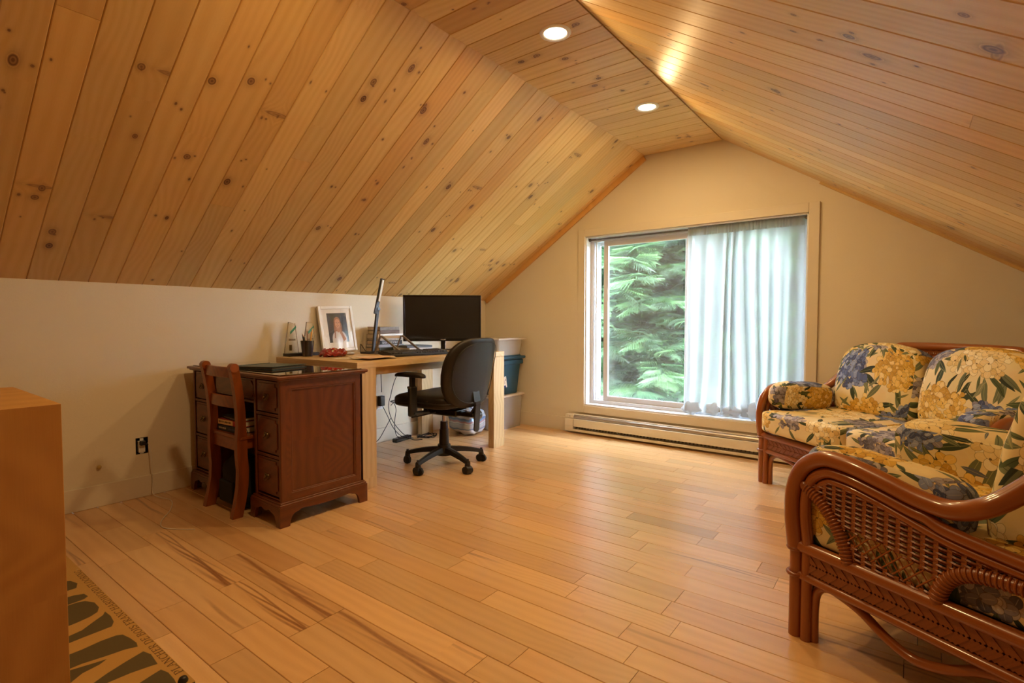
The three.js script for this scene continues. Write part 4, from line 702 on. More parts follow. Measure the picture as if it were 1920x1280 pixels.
// ---------- printed mat ----------
{
  const tex = canvasTex(1376, 1024, (g, w, h) => {
    // canvas x = along -world x from the corner, y down = away from the printed edge
    g.fillStyle = '#b98e4a'; g.fillRect(0, 0, w, h); const R = RNG(14);
    for (let k = 0; k < 4000; k++) { g.fillStyle = `rgba(${90 + R() * 120 | 0},${70 + R() * 80 | 0},30,0.08)`; g.fillRect(R() * w, R() * h, 3, 2); }
    const L = pts => { g.beginPath(); pts.forEach((p, i) => i ? g.lineTo(p[0], p[1] + 25) : g.moveTo(p[0], p[1] + 25)); g.closePath(); g.fill(); };
    g.fillStyle = '#5a4c2a';
    L([[1040, 60], [1009, 27], [964, 16], [921, 29], [921, 69], [960, 140], [1030, 120]]); L([[870, 120], [860, 49], [845, 24], [812, 20], [798, 35], [795, 69], [800, 160], [860, 200]]);
    L([[789, 130], [789, 57], [779, 37], [740, 19], [688, 19], [654, 32], [638, 57], [629, 93], [625, 132], [640, 260], [720, 300], [790, 220]]);
    L([[551, 260], [551, 148], [561, 97], [592, 58], [616, 26], [637, 15], [588, 12], [538, 17], [510, 30], [508, 109], [500, 260]]);
    L([[434, 300], [434, 126], [441, 77], [438, 39], [427, 24], [386, 16], [340, 12], [314, 17], [328, 46], [336, 92], [349, 147], [350, 300]]); L([[345, 300], [345, 192], [326, 129], [317, 95], [303, 117], [295, 159], [271, 191], [262, 300]]);
    L([[205, 260], [219, 152], [238, 116], [257, 66], [273, 15], [238, 6], [170, 11], [176, 31], [186, 75], [189, 129], [180, 260]]); L([[110, 260], [117, 73], [128, 37], [134, 15], [102, 7], [57, 8], [35, 11], [30, 80], [60, 260]]);
    L([[500, 420], [820, 380], [900, 620], [560, 800]]); L([[950, 360], [1180, 320], [1240, 560], [1000, 760]]); L([[60, 420], [380, 400], [420, 700], [120, 860]]);
    g.save(); g.fillStyle = 'rgba(70,42,22,0.85)'; g.translate(70, 4); g.font = '30px serif'; g.textBaseline = 'top'; const txt = 'PLANCHER DE BOIS FRANC HARDWOOD FLOORING'; const tw = g.measureText(txt).width; g.translate(0, 26); g.scale(1025 / tw, -1); g.fillText(txt, 0, 0); g.restore();
  }, { repeat: false });
  const m = thing('printed_mat', 'tan floor mat with large dark print and lettered edge beside the cabinet', 'mat', [1.96, 0, 3.578]);
  // quad: u along -x, v from the edge inwards
  const g = new THREE.PlaneGeometry(1.376, 1.024); g.rotateX(-Math.PI / 2); const p = g.attributes.position, uv = g.attributes.uv;
  for (let i = 0; i < p.count; i++) { p.setX(i, p.getX(i) - 0.688); p.setZ(i, p.getZ(i) + 0.512); p.setY(i, 0.0062); uv.setXY(i, -p.getX(i) / 1.376, 1 - p.getZ(i) / 1.024); }
  part('print', g, std({ map: tex, roughness: 0.85 }), m);
  part('backing', box(1.376, 0.0055, 1.024, [-0.688, 0.00305, 0.512], 0.002), std({ color: rgb(0.16, 0.1, 0.04), roughness: 0.9 }), m);
  // small dark thing lying on the mat corner
  solo('bottle_cap', new THREE.LatheGeometry([[0, 0], [0.012, 0], [0.013, 0.004], [0.01, 0.012], [0.006, 0.015], [0, 0.016]].map(q => new THREE.Vector2(...q)), 24).translate(1.935, 0.0065, 3.6), M.black, 'small black round cap lying on the corner of the printed mat', 'cap');
}
// ---------- bare wall socket, its white cord, and a wall plug ----------
{
  const s = thing('wall_socket', 'uncovered electrical socket in its box on the knee wall left of the desk', 'socket', [0, 0.2975, 3.086]);
  const steelBox = std({ color: rgb(0.02, 0.014, 0.01), roughness: 0.7 });
  part('box', [box(0.004, 0.095, 0.062, [-0.055, 0, 0], 0), box(0.055, 0.002, 0.062, [-0.028, 0.0465, 0], 0), box(0.055, 0.002, 0.062, [-0.028, -0.0465, 0], 0), box(0.055, 0.095, 0.002, [-0.028, 0, 0.03], 0), box(0.055, 0.095, 0.002, [-0.028, 0, -0.03], 0)], steelBox, s);
  part('receptacle', [rbox(0.03, 0.068, 0.034, 0.004, [-0.014, -0.006, 0]), box(0.002, 0.1, 0.018, [-0.004, 0, 0], 0)], M.white, s);
  part('plug', [rbox(0.022, 0.026, 0.028, 0.005, [0.012, 0.017, 0]), cyl(0.006, 0.004, 0.02, [0.014, 0.008, -0.018], 10, [Math.PI / 2, 0, 0])], M.black, s);
  solo('charger_cable', tube([[0.018, 0.312, 3.062], [0.03, 0.29, 3.055], [0.03, 0.2, 3.05], [0.026, 0.1, 3.045], [0.04, 0.02, 3.05], [0.1, 0.003, 3.04], [0.22, 0.003, 3.02], [0.38, 0.003, 3.08], [0.52, 0.003, 3.17], [0.62, 0.003, 3.2], [0.70, 0.003, 3.17], [0.775, 0.003, 3.115]], 0.002, 160, 6), std({ color: rgb(0.75, 0.72, 0.66), roughness: 0.5 }), 'thin white cord hanging from the bare socket and curling on the floor', 'cord');
  solo('wall_bumper', at(new THREE.SphereGeometry(0.011, 16, 12), [0.009, 0.219, 3.292], [0, 0, 0], [0.9, 1, 1]), std({ color: rgb(0.5, 0.38, 0.14), roughness: 0.5 }), 'small round yellowish bumper stuck on the knee wall', 'bumper');
  const o = thing('outlet', 'white outlet with a black adapter on the wall under the oak table', 'outlet', [0, 0.34, 1.37]);
  part('cover_plate', rbox(0.007, 0.115, 0.072, 0.003, [0.0035, 0, 0]), M.white, o);
  part('adapter', rbox(0.045, 0.085, 0.05, 0.008, [0.03, 0.015, 0.012]), M.black, o);
  const cord = (pts, label, r = 0.003) => solo('black_cable', tube(pts, r, 120, 6), M.black, label, 'cable', 'black cables under the oak table');
  cord([[0.03, 0.732, 1.38], [0.04, 0.6, 1.39], [0.04, 0.43, 1.385]], 'black cable dropping from the table to the wall adapter');
  cord([[0.05, 0.732, 1.2], [0.05, 0.6, 1.21], [0.06, 0.5, 1.27], [0.055, 0.4, 1.3], [0.06, 0.3, 1.33], [0.06, 0.18, 1.29], [0.08, 0.06, 1.2], [0.17, 0.008, 1.16], [0.22, 0.006, 1.1]], 'black cable falling from the table middle to the floor tangle');
  cord([[0.055, 0.31, 1.385], [0.07, 0.22, 1.345], [0.07, 0.12, 1.29], [0.09, 0.04, 1.22], [0.14, 0.012, 1.13]], 'black cable running down from the adapter');
  cord([[0.012, 0.3, 1.265], [0.03, 0.32, 1.25], [0.03, 0.26, 1.225], [0.04, 0.15, 1.25], [0.06, 0.05, 1.25], [0.09, 0.03, 1.23]], 'black cable looping up to a wall jack');
  cord([[0.06, 0.2, 1.31], [0.05, 0.12, 1.36], [0.06, 0.04, 1.44], [0.05, 0.012, 1.52]], 'black cable trailing left towards the table leg');
  const coil = []; for (let k = 0; k < 60; k++) { const a = k / 60 * 6.283 * 4; coil.push([0.17 + 0.05 * Math.cos(a) + 0.02 * Math.sin(k), 0.006 + 0.0032 * (k % 7), 1.0 + 0.085 * Math.sin(a) + 0.012 * Math.cos(k * 1.7)]); }
  solo('cable_tangle', tube(coil, 0.003, 400, 6), M.black, 'loose tangle of black cable on the floor under the table', 'cable');
  const ps = thing('power_strip', 'black power strip on the floor against the wall under the table', 'power strip', [0.1, 0, 1.22], 0.15);
  part('body', rbox(0.05, 0.036, 0.2, 0.01, [0, 0.018, 0]), M.blackGloss, ps);
  for (let k = 0; k < 3; k++) part('socket', cyl(0.015, 0.015, 0.003, [0, 0.0365, -0.06 + 0.05 * k], 16), M.dark, ps);
}
// ---------- things on the table and desk ----------
const TY = TBL.y + 0.0005;
{
  // monitor
  const m = thing('computer_monitor', 'large black flat computer monitor on the oak table, switched off', 'monitor', [0.37, TY, 1.0], 0.653 + 0.13);
  const w = 0.655, h = 0.39, y0 = 0.075;
  part('case', rbox(w, h, 0.035, 0.006, [0, y0 + h / 2, -0.01]), M.black, m);
  part('bezel', [box(w, 0.016, 0.006, [0, y0 + h - 0.008, 0.0085], 0.002), box(w, 0.026, 0.006, [0, y0 + 0.013, 0.0085], 0.002), box(0.016, h, 0.006, [-w / 2 + 0.008, y0 + h / 2, 0.0085], 0.002), box(0.016, h, 0.006, [w / 2 - 0.008, y0 + h / 2, 0.0085], 0.002)], M.blackGloss, m);
  part('screen', box(w - 0.032, h - 0.042, 0.002, [0, y0 + h / 2 + 0.005, 0.0075], 0), std({ color: rgb(0.012, 0.010, 0.008), roughness: 0.35 }), m);
  part('logo', at(new THREE.PlaneGeometry(0.055, 0.009), [0.005, y0 + 0.014, 0.0118]), std({ roughness: 0.5, map: canvasTex(256, 40, (g, W, H) => { g.fillStyle = '#0b0a0a'; g.fillRect(0, 0, W, H); g.fillStyle = '#cfcac2'; g.font = 'bold 38px sans-serif'; g.textAlign = 'center'; g.textBaseline = 'middle'; g.fillText('SAMSUNG', W / 2, H / 2 + 2); }, { repeat: false }) }), m);
  part('stand_neck', box(0.04, 0.16, 0.03, [0.005, 0.085, -0.035], 0.006), M.blackGloss, m);
  part('stand_base', at(new THREE.CylinderGeometry(0.115, 0.12, 0.012, 36), [0, 0.006, -0.02], [0, 0, 0], [1.1, 1, 0.8]), M.blackGloss, m);
  // LED desk lamp
  const l = thing('desk_lamp', 'slim black desk lamp with a folded-up white light bar, switched off', 'lamp', [0.27, TY, 1.645]);
  part('base', rbox(0.12, 0.014, 0.17, 0.006, [0.01, 0.007, 0]), M.black, l);
  part('lower_arm', bar([0, 0.012, 0], [-0.01, 0.34, -0.055], 0.018, 0.026, 0.004), M.black, l);
  part('hinge', at(new THREE.CylinderGeometry(0.014, 0.014, 0.03, 16), [-0.01, 0.34, -0.055], [0, 0, Math.PI / 2]), M.blackGloss, l);
  const hd = part('head', bar([-0.006, 0.30, -0.03], [-0.012, 0.575, -0.105], 0.014, 0.032, 0.004), M.black, l);
  part('light_bar', bar([0.0035, 0.395, -0.0575], [-0.0015, 0.565, -0.1035], 0.006, 0.019, 0.002), std({ color: rgb(0.7, 0.7, 0.68), roughness: 0.4 }), hd);
  solo('lamp_cord', tube([[0.2, TY + 0.004, 1.645], [0.14, TY + 0.005, 1.66], [0.08, TY + 0.02, 1.62], [0.03, TY + 0.06, 1.58], [0.022, TY + 0.004, 1.53]], 0.003, 50, 6), M.black, 'thin black cord from the desk lamp to the wall', 'cord');
  // framed portrait
  const f = thing('picture_frame', 'white picture frame with a portrait photo leaning on the knee wall', 'picture frame', [0.077, TY + 0.014, 1.80]);
  const fw = 0.30, fh = 0.35, white = std({ color: rgb(0.82, 0.79, 0.72), roughness: 0.45 }), inner = new THREE.Group(); inner.name = 'frame_body';
  const tilt = new THREE.Matrix4().makeRotationY(Math.PI / 2).multiply(new THREE.Matrix4().makeRotationX(-0.16)).multiply(new THREE.Matrix4().makeRotationZ(0.035));
  const T4 = g => g.applyMatrix4(tilt), bw = 0.022;
  part('border', T4(join([box(bw, fh, 0.024, [-fw / 2 + bw / 2, fh / 2, 0], 0.003), box(bw, fh, 0.024, [fw / 2 - bw / 2, fh / 2, 0], 0.003), box(fw - 2 * bw, bw, 0.024, [0, bw / 2, 0], 0.003), box(fw - 2 * bw, bw, 0.024, [0, fh - bw / 2, 0], 0.003)])), white, f);
  part('mat_board', T4(box(fw - 2 * bw, fh - 2 * bw, 0.004, [0, fh / 2, 0.001], 0)), std({ color: rgb(0.84, 0.8, 0.73), roughness: 0.8 }), f);
  const photo = canvasTex(320, 400, (g, W, H) => {
    g.fillStyle = '#3c3a38'; g.fillRect(0, 0, W, H); const R = RNG(2); for (let k = 0; k < 60; k++) { g.fillStyle = `rgba(${60 + R() * 30 | 0},${64 + R() * 30 | 0},${70 + R() * 20 | 0},0.15)`; g.beginPath(); g.arc(R() * W, R() * H, 20 + 50 * R(), 0, 7); g.fill(); }
    g.fillStyle = '#46545c'; g.fillRect(250, 250, 70, 150);
    g.fillStyle = '#a8744a'; g.beginPath(); g.moveTo(110, 80); g.quadraticCurveTo(160, 20, 205, 85); g.quadraticCurveTo(235, 200, 222, 260); g.lineTo(190, 300); g.lineTo(100, 350); g.quadraticCurveTo(78, 220, 110, 80); g.fill();
    g.fillStyle = '#d9d0c8'; g.beginPath(); g.moveTo(50, 400); g.quadraticCurveTo(40, 270, 120, 250); g.lineTo(215, 250); g.quadraticCurveTo(290, 265, 285, 400); g.fill();
    g.fillStyle = '#b9825c'; g.beginPath(); g.ellipse(160, 215, 24, 50, 0, 0, 7); g.fill();
    g.fillStyle = '#cf9a74'; g.beginPath(); g.ellipse(160, 140, 44, 60, 0, 0, 7); g.fill();
    g.strokeStyle = '#9a6238'; g.lineWidth = 16; g.beginPath(); g.moveTo(112, 120); g.quadraticCurveTo(104, 260, 96, 340); g.stroke(); g.beginPath(); g.moveTo(206, 118); g.quadraticCurveTo(220, 210, 212, 260); g.stroke();
    g.fillStyle = '#b27f5a'; g.beginPath(); g.moveTo(165, 205); g.quadraticCurveTo(200, 190, 205, 240); g.lineTo(275, 360); g.lineTo(235, 390); g.lineTo(180, 270); g.fill();
    g.fillStyle = '#4a2f22'; for (const x of [143, 177]) { g.beginPath(); g.ellipse(x, 132, 7, 4, 0, 0, 7); g.fill(); } g.strokeStyle = '#7c4a36'; g.lineWidth = 3; g.beginPath(); g.moveTo(160, 138); g.lineTo(156, 158); g.stroke();
    g.strokeStyle = '#8c3f38'; g.lineWidth = 5; g.beginPath(); g.arc(160, 162, 18, 0.3, 2.8); g.stroke();
  }, { repeat: false });
  part('photo', T4(at(new THREE.PlaneGeometry(0.17, 0.225), [0.004, fh / 2 + 0.008, 0.0036])), std({ map: photo, roughness: 0.5 }), f);
  part('backing', T4(box(fw - 0.01, fh - 0.01, 0.004, [0, fh / 2, -0.01], 0)), std({ color: rgb(0.2, 0.13, 0.07), roughness: 0.9 }), f);
  part('glazing', T4(box(fw - 2 * bw, fh - 2 * bw, 0.0015, [0, fh / 2, 0.0075], 0)), M.glass, f);
  // award on a black base with two acrylic pillars
  const a = thing('award', 'acrylic award with two tapering pillars and green stripes on a black base', 'award', [0.1, TY, 2.135], 0);
  part('base', box(0.085, 0.022, 0.23, [0, 0.011, 0], 0.002), M.black, a);
  const acr = phy({ color: rgb(0.96, 0.95, 0.9), transmission: 0.92, roughness: 0.04, thickness: 0.02, ior: 1.49 });
  for (const z of [0.075, -0.062]) {
    const g = at(extrude(poly([[-0.052, 0], [0.052, 0], [0.025, 0.205], [-0.02, 0.215]]), 0.014, 0.001), [-0.007, 0.0225, z], [0, Math.PI / 2, 0]);
    const pl = part('pillar', g, acr, a);
    part('stripe', at(extrude(poly([[-0.012, 0.13], [0.032, 0.175], [0.03, 0.192], [-0.014, 0.148]]), 0.001), [0.0085, 0.0225, z], [0, Math.PI / 2, 0]), std({ color: rgb(0.03, 0.2, 0.09), roughness: 0.4 }), pl);
    part('plate', [box(0.0015, 0.04, 0.02, [0.0092, 0.06, z + 0.012], 0), box(0.0015, 0.012, 0.05, [0.0092, 0.115, z], 0)], M.brass, pl);
  }
  // pen cup with pens
  const cup = thing('pen_cup', 'dark patterned pen cup full of pens beside the award', 'pen cup', [0.20, TY, 2.15]);
  const ct = canvasTex(256, 128, (g, W, H) => { g.fillStyle = '#2a231c'; g.fillRect(0, 0, W, H); const R = RNG(4); for (let k = 0; k < 26; k++) { g.fillStyle = ['#5a5630', '#6b6236', '#3a3046', '#7d713c', '#463c50'][k % 5]; g.beginPath(); const x = R() * W, y = R() * H; g.moveTo(x, y); g.lineTo(x + 12 + 20 * R(), y - 30 * R()); g.lineTo(x + 8, y + 30 * R()); g.fill(); } });
  part('body', new THREE.LatheGeometry([[0, 0.002], [0.032, 0], [0.034, 0.003], [0.044, 0.105], [0.0455, 0.108], [0.044, 0.109], [0.041, 0.105], [0.031, 0.006], [0, 0.006]].map(q => new THREE.Vector2(...q)), 32), std({ map: ct, roughness: 0.35 }), cup);
  const pens = [[0.02, -0.01, 0.17, [0.75, 0.38, 0.05]], [0.01, -0.02, 0.185, [0.8, 0.45, 0.08]], [-0.005, -0.025, 0.16, [0.7, 0.3, 0.04]], [0.0, 0.02, 0.14, [0.02, 0.03, 0.02]], [-0.015, 0.015, 0.15, [0.03, 0.03, 0.05]], [0.012, 0.022, 0.135, [0.1, 0.1, 0.11]], [-0.02, -0.012, 0.175, [0.25, 0.12, 0.05]]];
  pens.forEach(([x, z, h, col], i) => { const o = thing('pen', ['long orange pencil leaning left in the pen cup', 'tallest orange pencil in the pen cup', 'short orange pencil in the pen cup', 'dark green pen in the pen cup', 'dark blue pen in the pen cup', 'grey pen in the pen cup', 'brown pencil in the pen cup'][i], 'pen', [0.20, TY, 2.15], 0, 'pens in the cup');
    const b = [x * 0.4, 0.008, z * 0.4], t = [x * 1.5, h, z * 1.5]; part('barrel', rod(b, t, 0.0038, 8), std({ color: rgb(...col), roughness: 0.4 }), o); part('tip', rod(t, [t[0] * 1.1, h + 0.014, t[2] * 1.1], 0.0038, 8, 0.0005), std({ color: rgb(0.5, 0.36, 0.2), roughness: 0.6 }), o); });
  // crumpled red bag
  const rb = cushionGeo(0.13, 0.05, 0.19, { e: 0.7, puff: 0.4, seg: 26, bend: q => [q[0] + 0.018 * (noise(q[2] * 60 + 9, q[1] * 60 + 3, 4) - 0.5), Math.max(-0.022, q[1] + 0.03 * (noise(q[0] * 50 + 7, q[2] * 50 + 7, 5) - 0.5)), q[2] + 0.012 * (noise(q[0] * 60 + 2, q[1] * 70 + 5, 9) - 0.5)] });
  const bagO = solo('snack_bag', rb, phy({ roughness: 0.22, clearcoat: 0.6, map: canvasTex(256, 256, (g, W) => { g.fillStyle = '#8c1512'; g.fillRect(0, 0, W, W); const R = RNG(12); for (let k = 0; k < 26; k++) { g.fillStyle = ['#b3231c', '#6e0d0c', '#c99a3c', '#a81c18', '#d8c9b0'][k % 5]; g.fillRect(R() * W, R() * W, 8 + 40 * R(), 5 + 10 * R()); } }, { sx: 0.2, sy: 0.2 }) }), 'crumpled glossy red snack bag in front of the picture frame', 'snack bag');
  bagO.position.set(0.36, TY + 0.0235, 2.05);
  // books stacked by the wall
  const book = (w, h, d, p, r, col, sc, label, txt) => { const o = thing('book', label, 'book', p, r, 'books stacked behind the desk lamp');
    part('cover', [box(w, 0.003, d, [0, 0.0015, 0], 0.0006), box(w, 0.003, d, [0, h - 0.0015, 0], 0.0006)], std({ color: rgb(...col), roughness: 0.5 }), o);
    part('pages', box(w - 0.008, h - 0.006, d - 0.008, [-0.002, h / 2, 0], 0), std({ color: rgb(0.62, 0.5, 0.33), roughness: 0.9 }), o);
    const R = RNG(txt || 1); part('spine', box(0.004, h, d, [w / 2 - 0.002, h / 2, 0], 0.001), std({ roughness: 0.55, map: canvasTex(256, 48, (g, W, H) => { g.fillStyle = sc; g.fillRect(0, 0, W, H); if (txt) { g.fillStyle = txt > 5 ? '#e6e6ea' : '#5a4a38'; for (let x = 30; x < 225; x += 12 + 6 * R()) { g.fillRect(x, 12, 4, 24); if (R() < 0.6) g.fillRect(x, 12 + (R() < 0.5 ? 0 : 20), 10, 4); } } }, { repeat: false }) }), o); return o; };
  const L = ['grey green book, lowest of the stack behind the desk lamp', 'pale blue book second from the bottom of the lamp stack', 'black book with white spine lettering behind the desk lamp', 'white thin book in the middle of the lamp stack', 'tan thick book above the white one in the lamp stack', 'brown book with a framed spine in the lamp stack', 'grey bound book on top of the lamp stack'];
  let y = TY; const st = [[0.17, 0.035, 0.25, [0.05, 0.06, 0.05], '#2c332c', 0], [0.165, 0.022, 0.25, [0.4, 0.45, 0.55], '#9aa6bd', 0], [0.16, 0.032, 0.235, [0.015, 0.017, 0.022], '#14161b', 8], [0.155, 0.016, 0.225, [0.6, 0.58, 0.55], '#b9b4ac', 3], [0.15, 0.034, 0.22, [0.4, 0.3, 0.16], '#a5814e', 0], [0.15, 0.03, 0.2, [0.14, 0.08, 0.045], '#5a3d28', 4], [0.15, 0.028, 0.205, [0.25, 0.21, 0.16], '#74675a', 2]];
  st.forEach(([w, h, d, col, sc, t], i) => { book(w, h, d, [0.105 + (i % 2) * 0.006, y, 1.40 + (i > 3 ? 0.012 : 0)], [0.02, -0.03, 0.03, 0, -0.04, 0.02, 0.05][i], col, sc, L[i], t); y += h + 0.0004; });
  // keyboard
  const kb = thing('computer_keyboard', 'black computer keyboard on the front edge of the oak table', 'keyboard', [0.70, TY, 1.615], -0.13);
  const deckG = rbox(0.165, 0.02, 0.5, 0.006); at(deckG, [0, 0.017, 0], [0, 0, -0.09]); part('body', deckG, M.black, kb);
  const key = new RoundedBoxGeometry(0.0165, 0.009, 0.0165, 1, 0.002), keyM = std({ color: rgb(0.035, 0.035, 0.036), roughness: 0.5 });
  for (let r = 0; r < 6; r++) for (let k = 0; k < 22; k++) { if ((k === 15 && r > 1) || (r === 0 && k > 3 && k < 10)) continue; const x = 0.062 - r * 0.0215, z = 0.232 - k * 0.0221; const m2 = part('key', key, keyM, kb); m2.position.set(x, 0.031 - x * 0.09, z); m2.rotation.z = -0.09; }
  part('space_bar', at(new RoundedBoxGeometry(0.0165, 0.009, 0.126, 1, 0.002), [0.062, 0.0255, 0.088], [0, 0, -0.09]), keyM, kb);
  part('foot', [box(0.012, 0.016, 0.03, [-0.07, 0.008, 0.2], 0.002), box(0.012, 0.016, 0.03, [-0.07, 0.008, -0.2], 0.002)], M.black, kb);
  // folding stand behind the keyboard
  const fs = thing('folding_stand', 'open folding laptop stand of grey bars behind the keyboard', 'stand', [0.5, TY, 1.6]);
  const al = std({ color: rgb(0.22, 0.2, 0.17), roughness: 0.35, metalness: 0.6 });
  for (const z of [0.07, -0.125]) part('side_arm', bar([-0.02, 0.142, z + 0.07], [0.06, 0.012, z - 0.06], 0.014, 0.014, 0.003), al, fs);
  part('cross_bar', bar([-0.02, 0.145, 0.15], [-0.02, 0.145, -0.06], 0.02, 0.016, 0.003), std({ color: rgb(0.5, 0.47, 0.43), roughness: 0.4, metalness: 0.5 }), fs);
  part('base_bar', [bar([0.06, 0.008, 0.02], [0.06, 0.008, -0.19], 0.014, 0.014, 0.003), bar([-0.09, 0.008, 0.14], [-0.09, 0.008, -0.06], 0.014, 0.014, 0.003), bar([-0.09, 0.008, 0.14], [-0.02, 0.142, 0.14], 0.01, 0.012, 0.003), bar([-0.09, 0.008, -0.055], [-0.02, 0.142, -0.055], 0.01, 0.012, 0.003)], al, fs);
  // documents under the monitor and loose papers
  const sheet = (name, w, d, h, p, r, col, label, cat, grp) => { const g = new THREE.BoxGeometry(w, h, d, 10, 1, 10), q = g.attributes.position; for (let i = 0; i < q.count; i++) q.setY(i, q.getY(i) + h / 2 + 0.004 * Math.max(0, Math.sin(q.getX(i) * 14 + q.getZ(i) * 9 + p[0] * 50)) * (h < 0.004 ? 1 : 0)); g.computeVertexNormals(); const o = solo(name, g, std({ color: rgb(...col), roughness: 0.75 }), label, cat, grp); o.position.set(...p); o.rotation.y = r; return o; };
  sheet('paper_sheet', 0.21, 0.28, 0.0008, [0.60, TY, 2.03], 0.3, [0.74, 0.68, 0.58], 'loose white sheet of paper near the table end', 'paper', 'loose papers on the oak table');
  sheet('paper_sheet', 0.21, 0.28, 0.0008, [0.70, TY + 0.0055, 1.98], -0.5, [0.66, 0.56, 0.42], 'tan sheet of paper lying crooked at the table front', 'paper', 'loose papers on the oak table');
  sheet('envelope', 0.12, 0.22, 0.002, [0.8, TY + 0.012, 2.04], 0.15, [0.7, 0.5, 0.36], 'small pinkish envelope at the front table edge', 'envelope');
  const docs = [[0.02, [0.32, 0.38, 0.46], 'blue grey folder, lowest of the pile under the monitor'], [0.012, [0.6, 0.64, 0.7], 'white booklet in the middle of the pile under the monitor'], [0.016, [0.12, 0.17, 0.24], 'dark blue binder, topmost of the pile under the monitor']];
  let yy = TY; docs.forEach(([h, col, lab], i) => { sheet('document_pile', 0.2, 0.24, h, [0.30, yy, 1.27], 0.1 - 0.12 * i, col, lab, 'document', 'documents piled left of the monitor stand'); yy += h + 0.0005; });
  const wb = solo('white_box', rbox(0.14, 0.045, 0.14, 0.003), std({ color: rgb(0.7, 0.64, 0.56), roughness: 0.6 }), 'flat white cardboard box right of the monitor stand', 'box'); wb.position.set(0.62, TY + 0.0228, 0.93); wb.rotation.y = 0.2;
  const tin = solo('metal_case', rbox(0.18, 0.02, 0.07, 0.008), std({ color: rgb(0.4, 0.36, 0.3), roughness: 0.35, metalness: 0.4 }), 'small grey case beside the picture frame', 'case'); tin.position.set(0.2, TY + 0.0103, 1.86);
  // teal folder on the desk
  const fo = thing('teal_folder', 'dark teal folder lying on the glass of the kneehole desk', 'folder', [0.63, 0.756, 2.64], 0.22);
  const teal = std({ color: rgb(0.03, 0.06, 0.06), roughness: 0.42 });
  part('cover', [box(0.3, 0.0025, 0.24, [0, 0.0013, 0], 0.0008), at(box(0.3, 0.0025, 0.24, [0, 0.0125, 0], 0.0008), [0, 0, 0], [0, 0, 0.02])], teal, fo);
  part('spine', box(0.004, 0.014, 0.24, [-0.15, 0.007, 0], 0.001), teal, fo);
  part('papers', box(0.28, 0.008, 0.225, [0, 0.0068, 0], 0), std({ color: rgb(0.2, 0.18, 0.15), roughness: 0.8 }), fo);
  solo('white_cable', tube([[0.735, 0.43, 2.83], [0.79, 0.48, 2.87], [0.815, 0.55, 2.88], [0.79, 0.6, 2.875], [0.74, 0.61, 2.865], [0.7, 0.58, 2.85]], 0.002, 50, 6), std({ color: rgb(0.6, 0.57, 0.52), roughness: 0.5 }), 'thin white cable looped over the wooden chair back', 'cable');
}
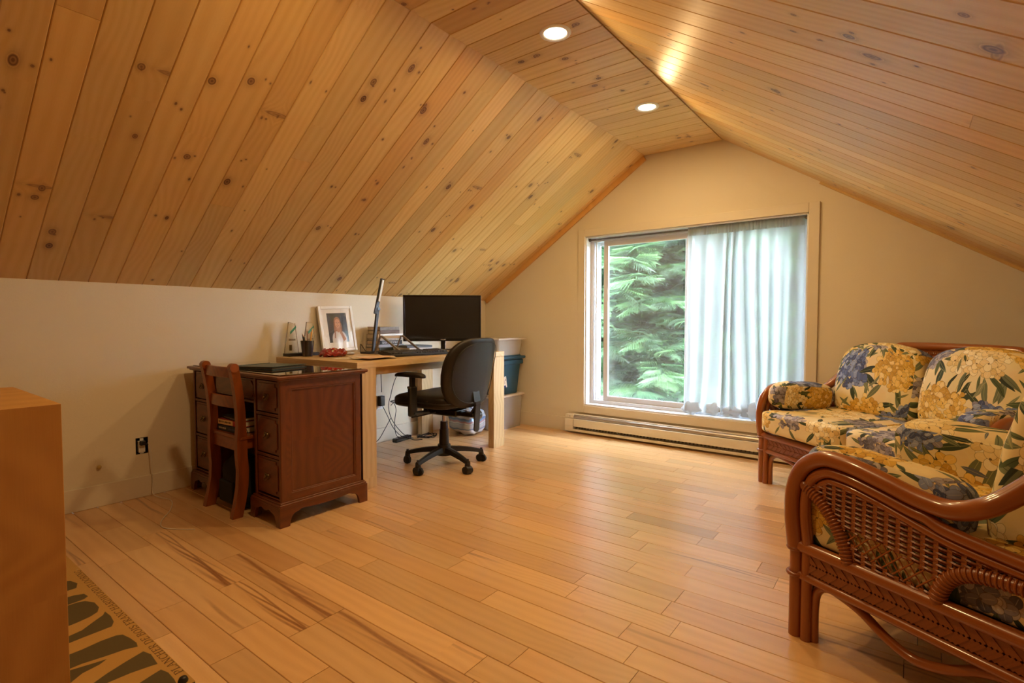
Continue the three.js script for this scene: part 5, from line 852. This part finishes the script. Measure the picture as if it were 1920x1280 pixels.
// ---------- spruces outside ----------
{
  const R = RNG(42);
  // a spruce spray: twig with side twigs set with needles, lying flat along +x
  const pos = [], needle = (x, y, z, dx, dy, dz, w) => { const l = Math.hypot(dx, dz) || 1, nx = -dz / l * w, nz = dx / l * w; pos.push(x - nx, y, z - nz, x + nx, y, z + nz, x + dx, y + dy, z + dz); };
  const twig = (x, z, a, len, y0) => { const n = Math.round(len / 0.016); for (let i = 0; i < n; i++) { const t = i / n, px = x + Math.cos(a) * len * t, pz = z + Math.sin(a) * len * t, py = y0 - 0.25 * len * t * t; for (const s of [-1, 1]) { const b = a + s * (0.75 - 0.35 * t) + (R() - 0.5) * 0.3, L = 0.04 * (1 - 0.4 * t); needle(px, py, pz, Math.cos(b) * L, 0.006 * (R() - 0.3), Math.sin(b) * L, 0.005); } needle(px, py, pz, Math.cos(a) * 0.026, 0.014, Math.sin(a) * 0.03, 0.005); } };
  twig(0, 0, 0, 0.55, 0);
  for (let k = 1; k < 9; k++) for (const s of [-1, 1]) twig(0.55 * k / 9.5, 0, s * (0.75 - 0.02 * k), 0.3 * (1 - k / 11) + 0.04, -0.004 * k);
  const g = new THREE.BufferGeometry(); g.setAttribute('position', new THREE.Float32BufferAttribute(pos, 3)); g.setAttribute('uv', new THREE.Float32BufferAttribute(new Float32Array(pos.length / 3 * 2), 2)); g.computeVertexNormals();
  const nm = phy({ color: 0xffffff, roughness: 0.75, side: THREE.DoubleSide, transmission: 0.25, thickness: 0 });
  const bark = std({ color: rgb(0.06, 0.045, 0.035), roughness: 0.95 });
  const tree = (x, z, H, base, label, seed, rad, n) => {
    const r = RNG(seed), o = thing('spruce_tree', label, 'tree', [x, base, z], 0, 'spruces outside the window');
    part('trunk', at(new THREE.CylinderGeometry(0.02, 0.11, H, 12), [0, H / 2, 0]), bark, o);
    const inst = new THREE.InstancedMesh(g, nm, n); inst.name = 'foliage'; inst.userData.kind = 'stuff'; inst.castShadow = inst.receiveShadow = true;
    const m = new THREE.Matrix4(), col = new THREE.Color();
    let i = 0; const layers = Math.floor((H - 0.5) / 0.21);
    for (let ly = 0; ly < layers; ly++) { const hy = 0.35 + ly * 0.21, R1 = rad * (1 - hy / H) ** 0.75 + 0.2; if (hy + base < -2.2) continue;
      const nb = 13, a0 = r() * 6.283; for (let b = 0; b < nb; b++) { const a = a0 + (b + 0.5 * r()) * 6.283 / nb, y0 = hy + (r() - 0.5) * 0.34, L = R1 * (0.75 + 0.35 * r()), tb = 0.8 + 0.4 * r();
        for (let d = L * 0.08; d < L; d += 0.06) for (const sd of [-1, 0, 1]) { if (i >= n || (sd === 0 && r() < 0.5)) continue;
          const t = d / L, s = (0.46 + 0.36 * r()) * (1.15 - 0.25 * t), e = new THREE.Euler((r() - 0.5) * 0.8, -a - sd * (0.75 + 0.3 * r()), 0.15 - 0.55 * r(), 'YXZ');
          m.compose(V(Math.cos(a) * d, y0 - 0.16 * d * d / R1 - 0.02 * r(), Math.sin(a) * d), new THREE.Quaternion().setFromEuler(e), V(s, s, s)); inst.setMatrixAt(i, m);
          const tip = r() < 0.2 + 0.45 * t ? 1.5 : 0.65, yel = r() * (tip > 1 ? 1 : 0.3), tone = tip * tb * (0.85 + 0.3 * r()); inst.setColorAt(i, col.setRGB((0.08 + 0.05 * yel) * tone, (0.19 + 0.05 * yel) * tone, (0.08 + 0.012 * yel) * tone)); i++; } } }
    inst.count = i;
    o.add(inst);
  };
  tree(0.4, -3.1, 9.5, -3.2, 'bright green spruce filling the left window pane', 7, 2.1, 60000);
  tree(2.6, -3.6, 9.0, -3.2, 'spruce behind the sheer curtain', 17, 2.1, 60000);
  tree(-2.3, -5.2, 10, -3.2, 'spruce seen deep behind the left edge of the window', 27, 2.5, 60000);
  tree(1.3, -5.6, 11, -3.2, 'taller dark spruce standing behind the nearest two', 37, 2.7, 60000);
  solo('lawn', box(40, 0.1, 30, [0, -3.26, -15.5], 0), std({ color: rgb(0.09, 0.14, 0.05), roughness: 1 }), 'grass around the house below the window', 'lawn', null, 'structure');
}
renderer.render(scene, camera);
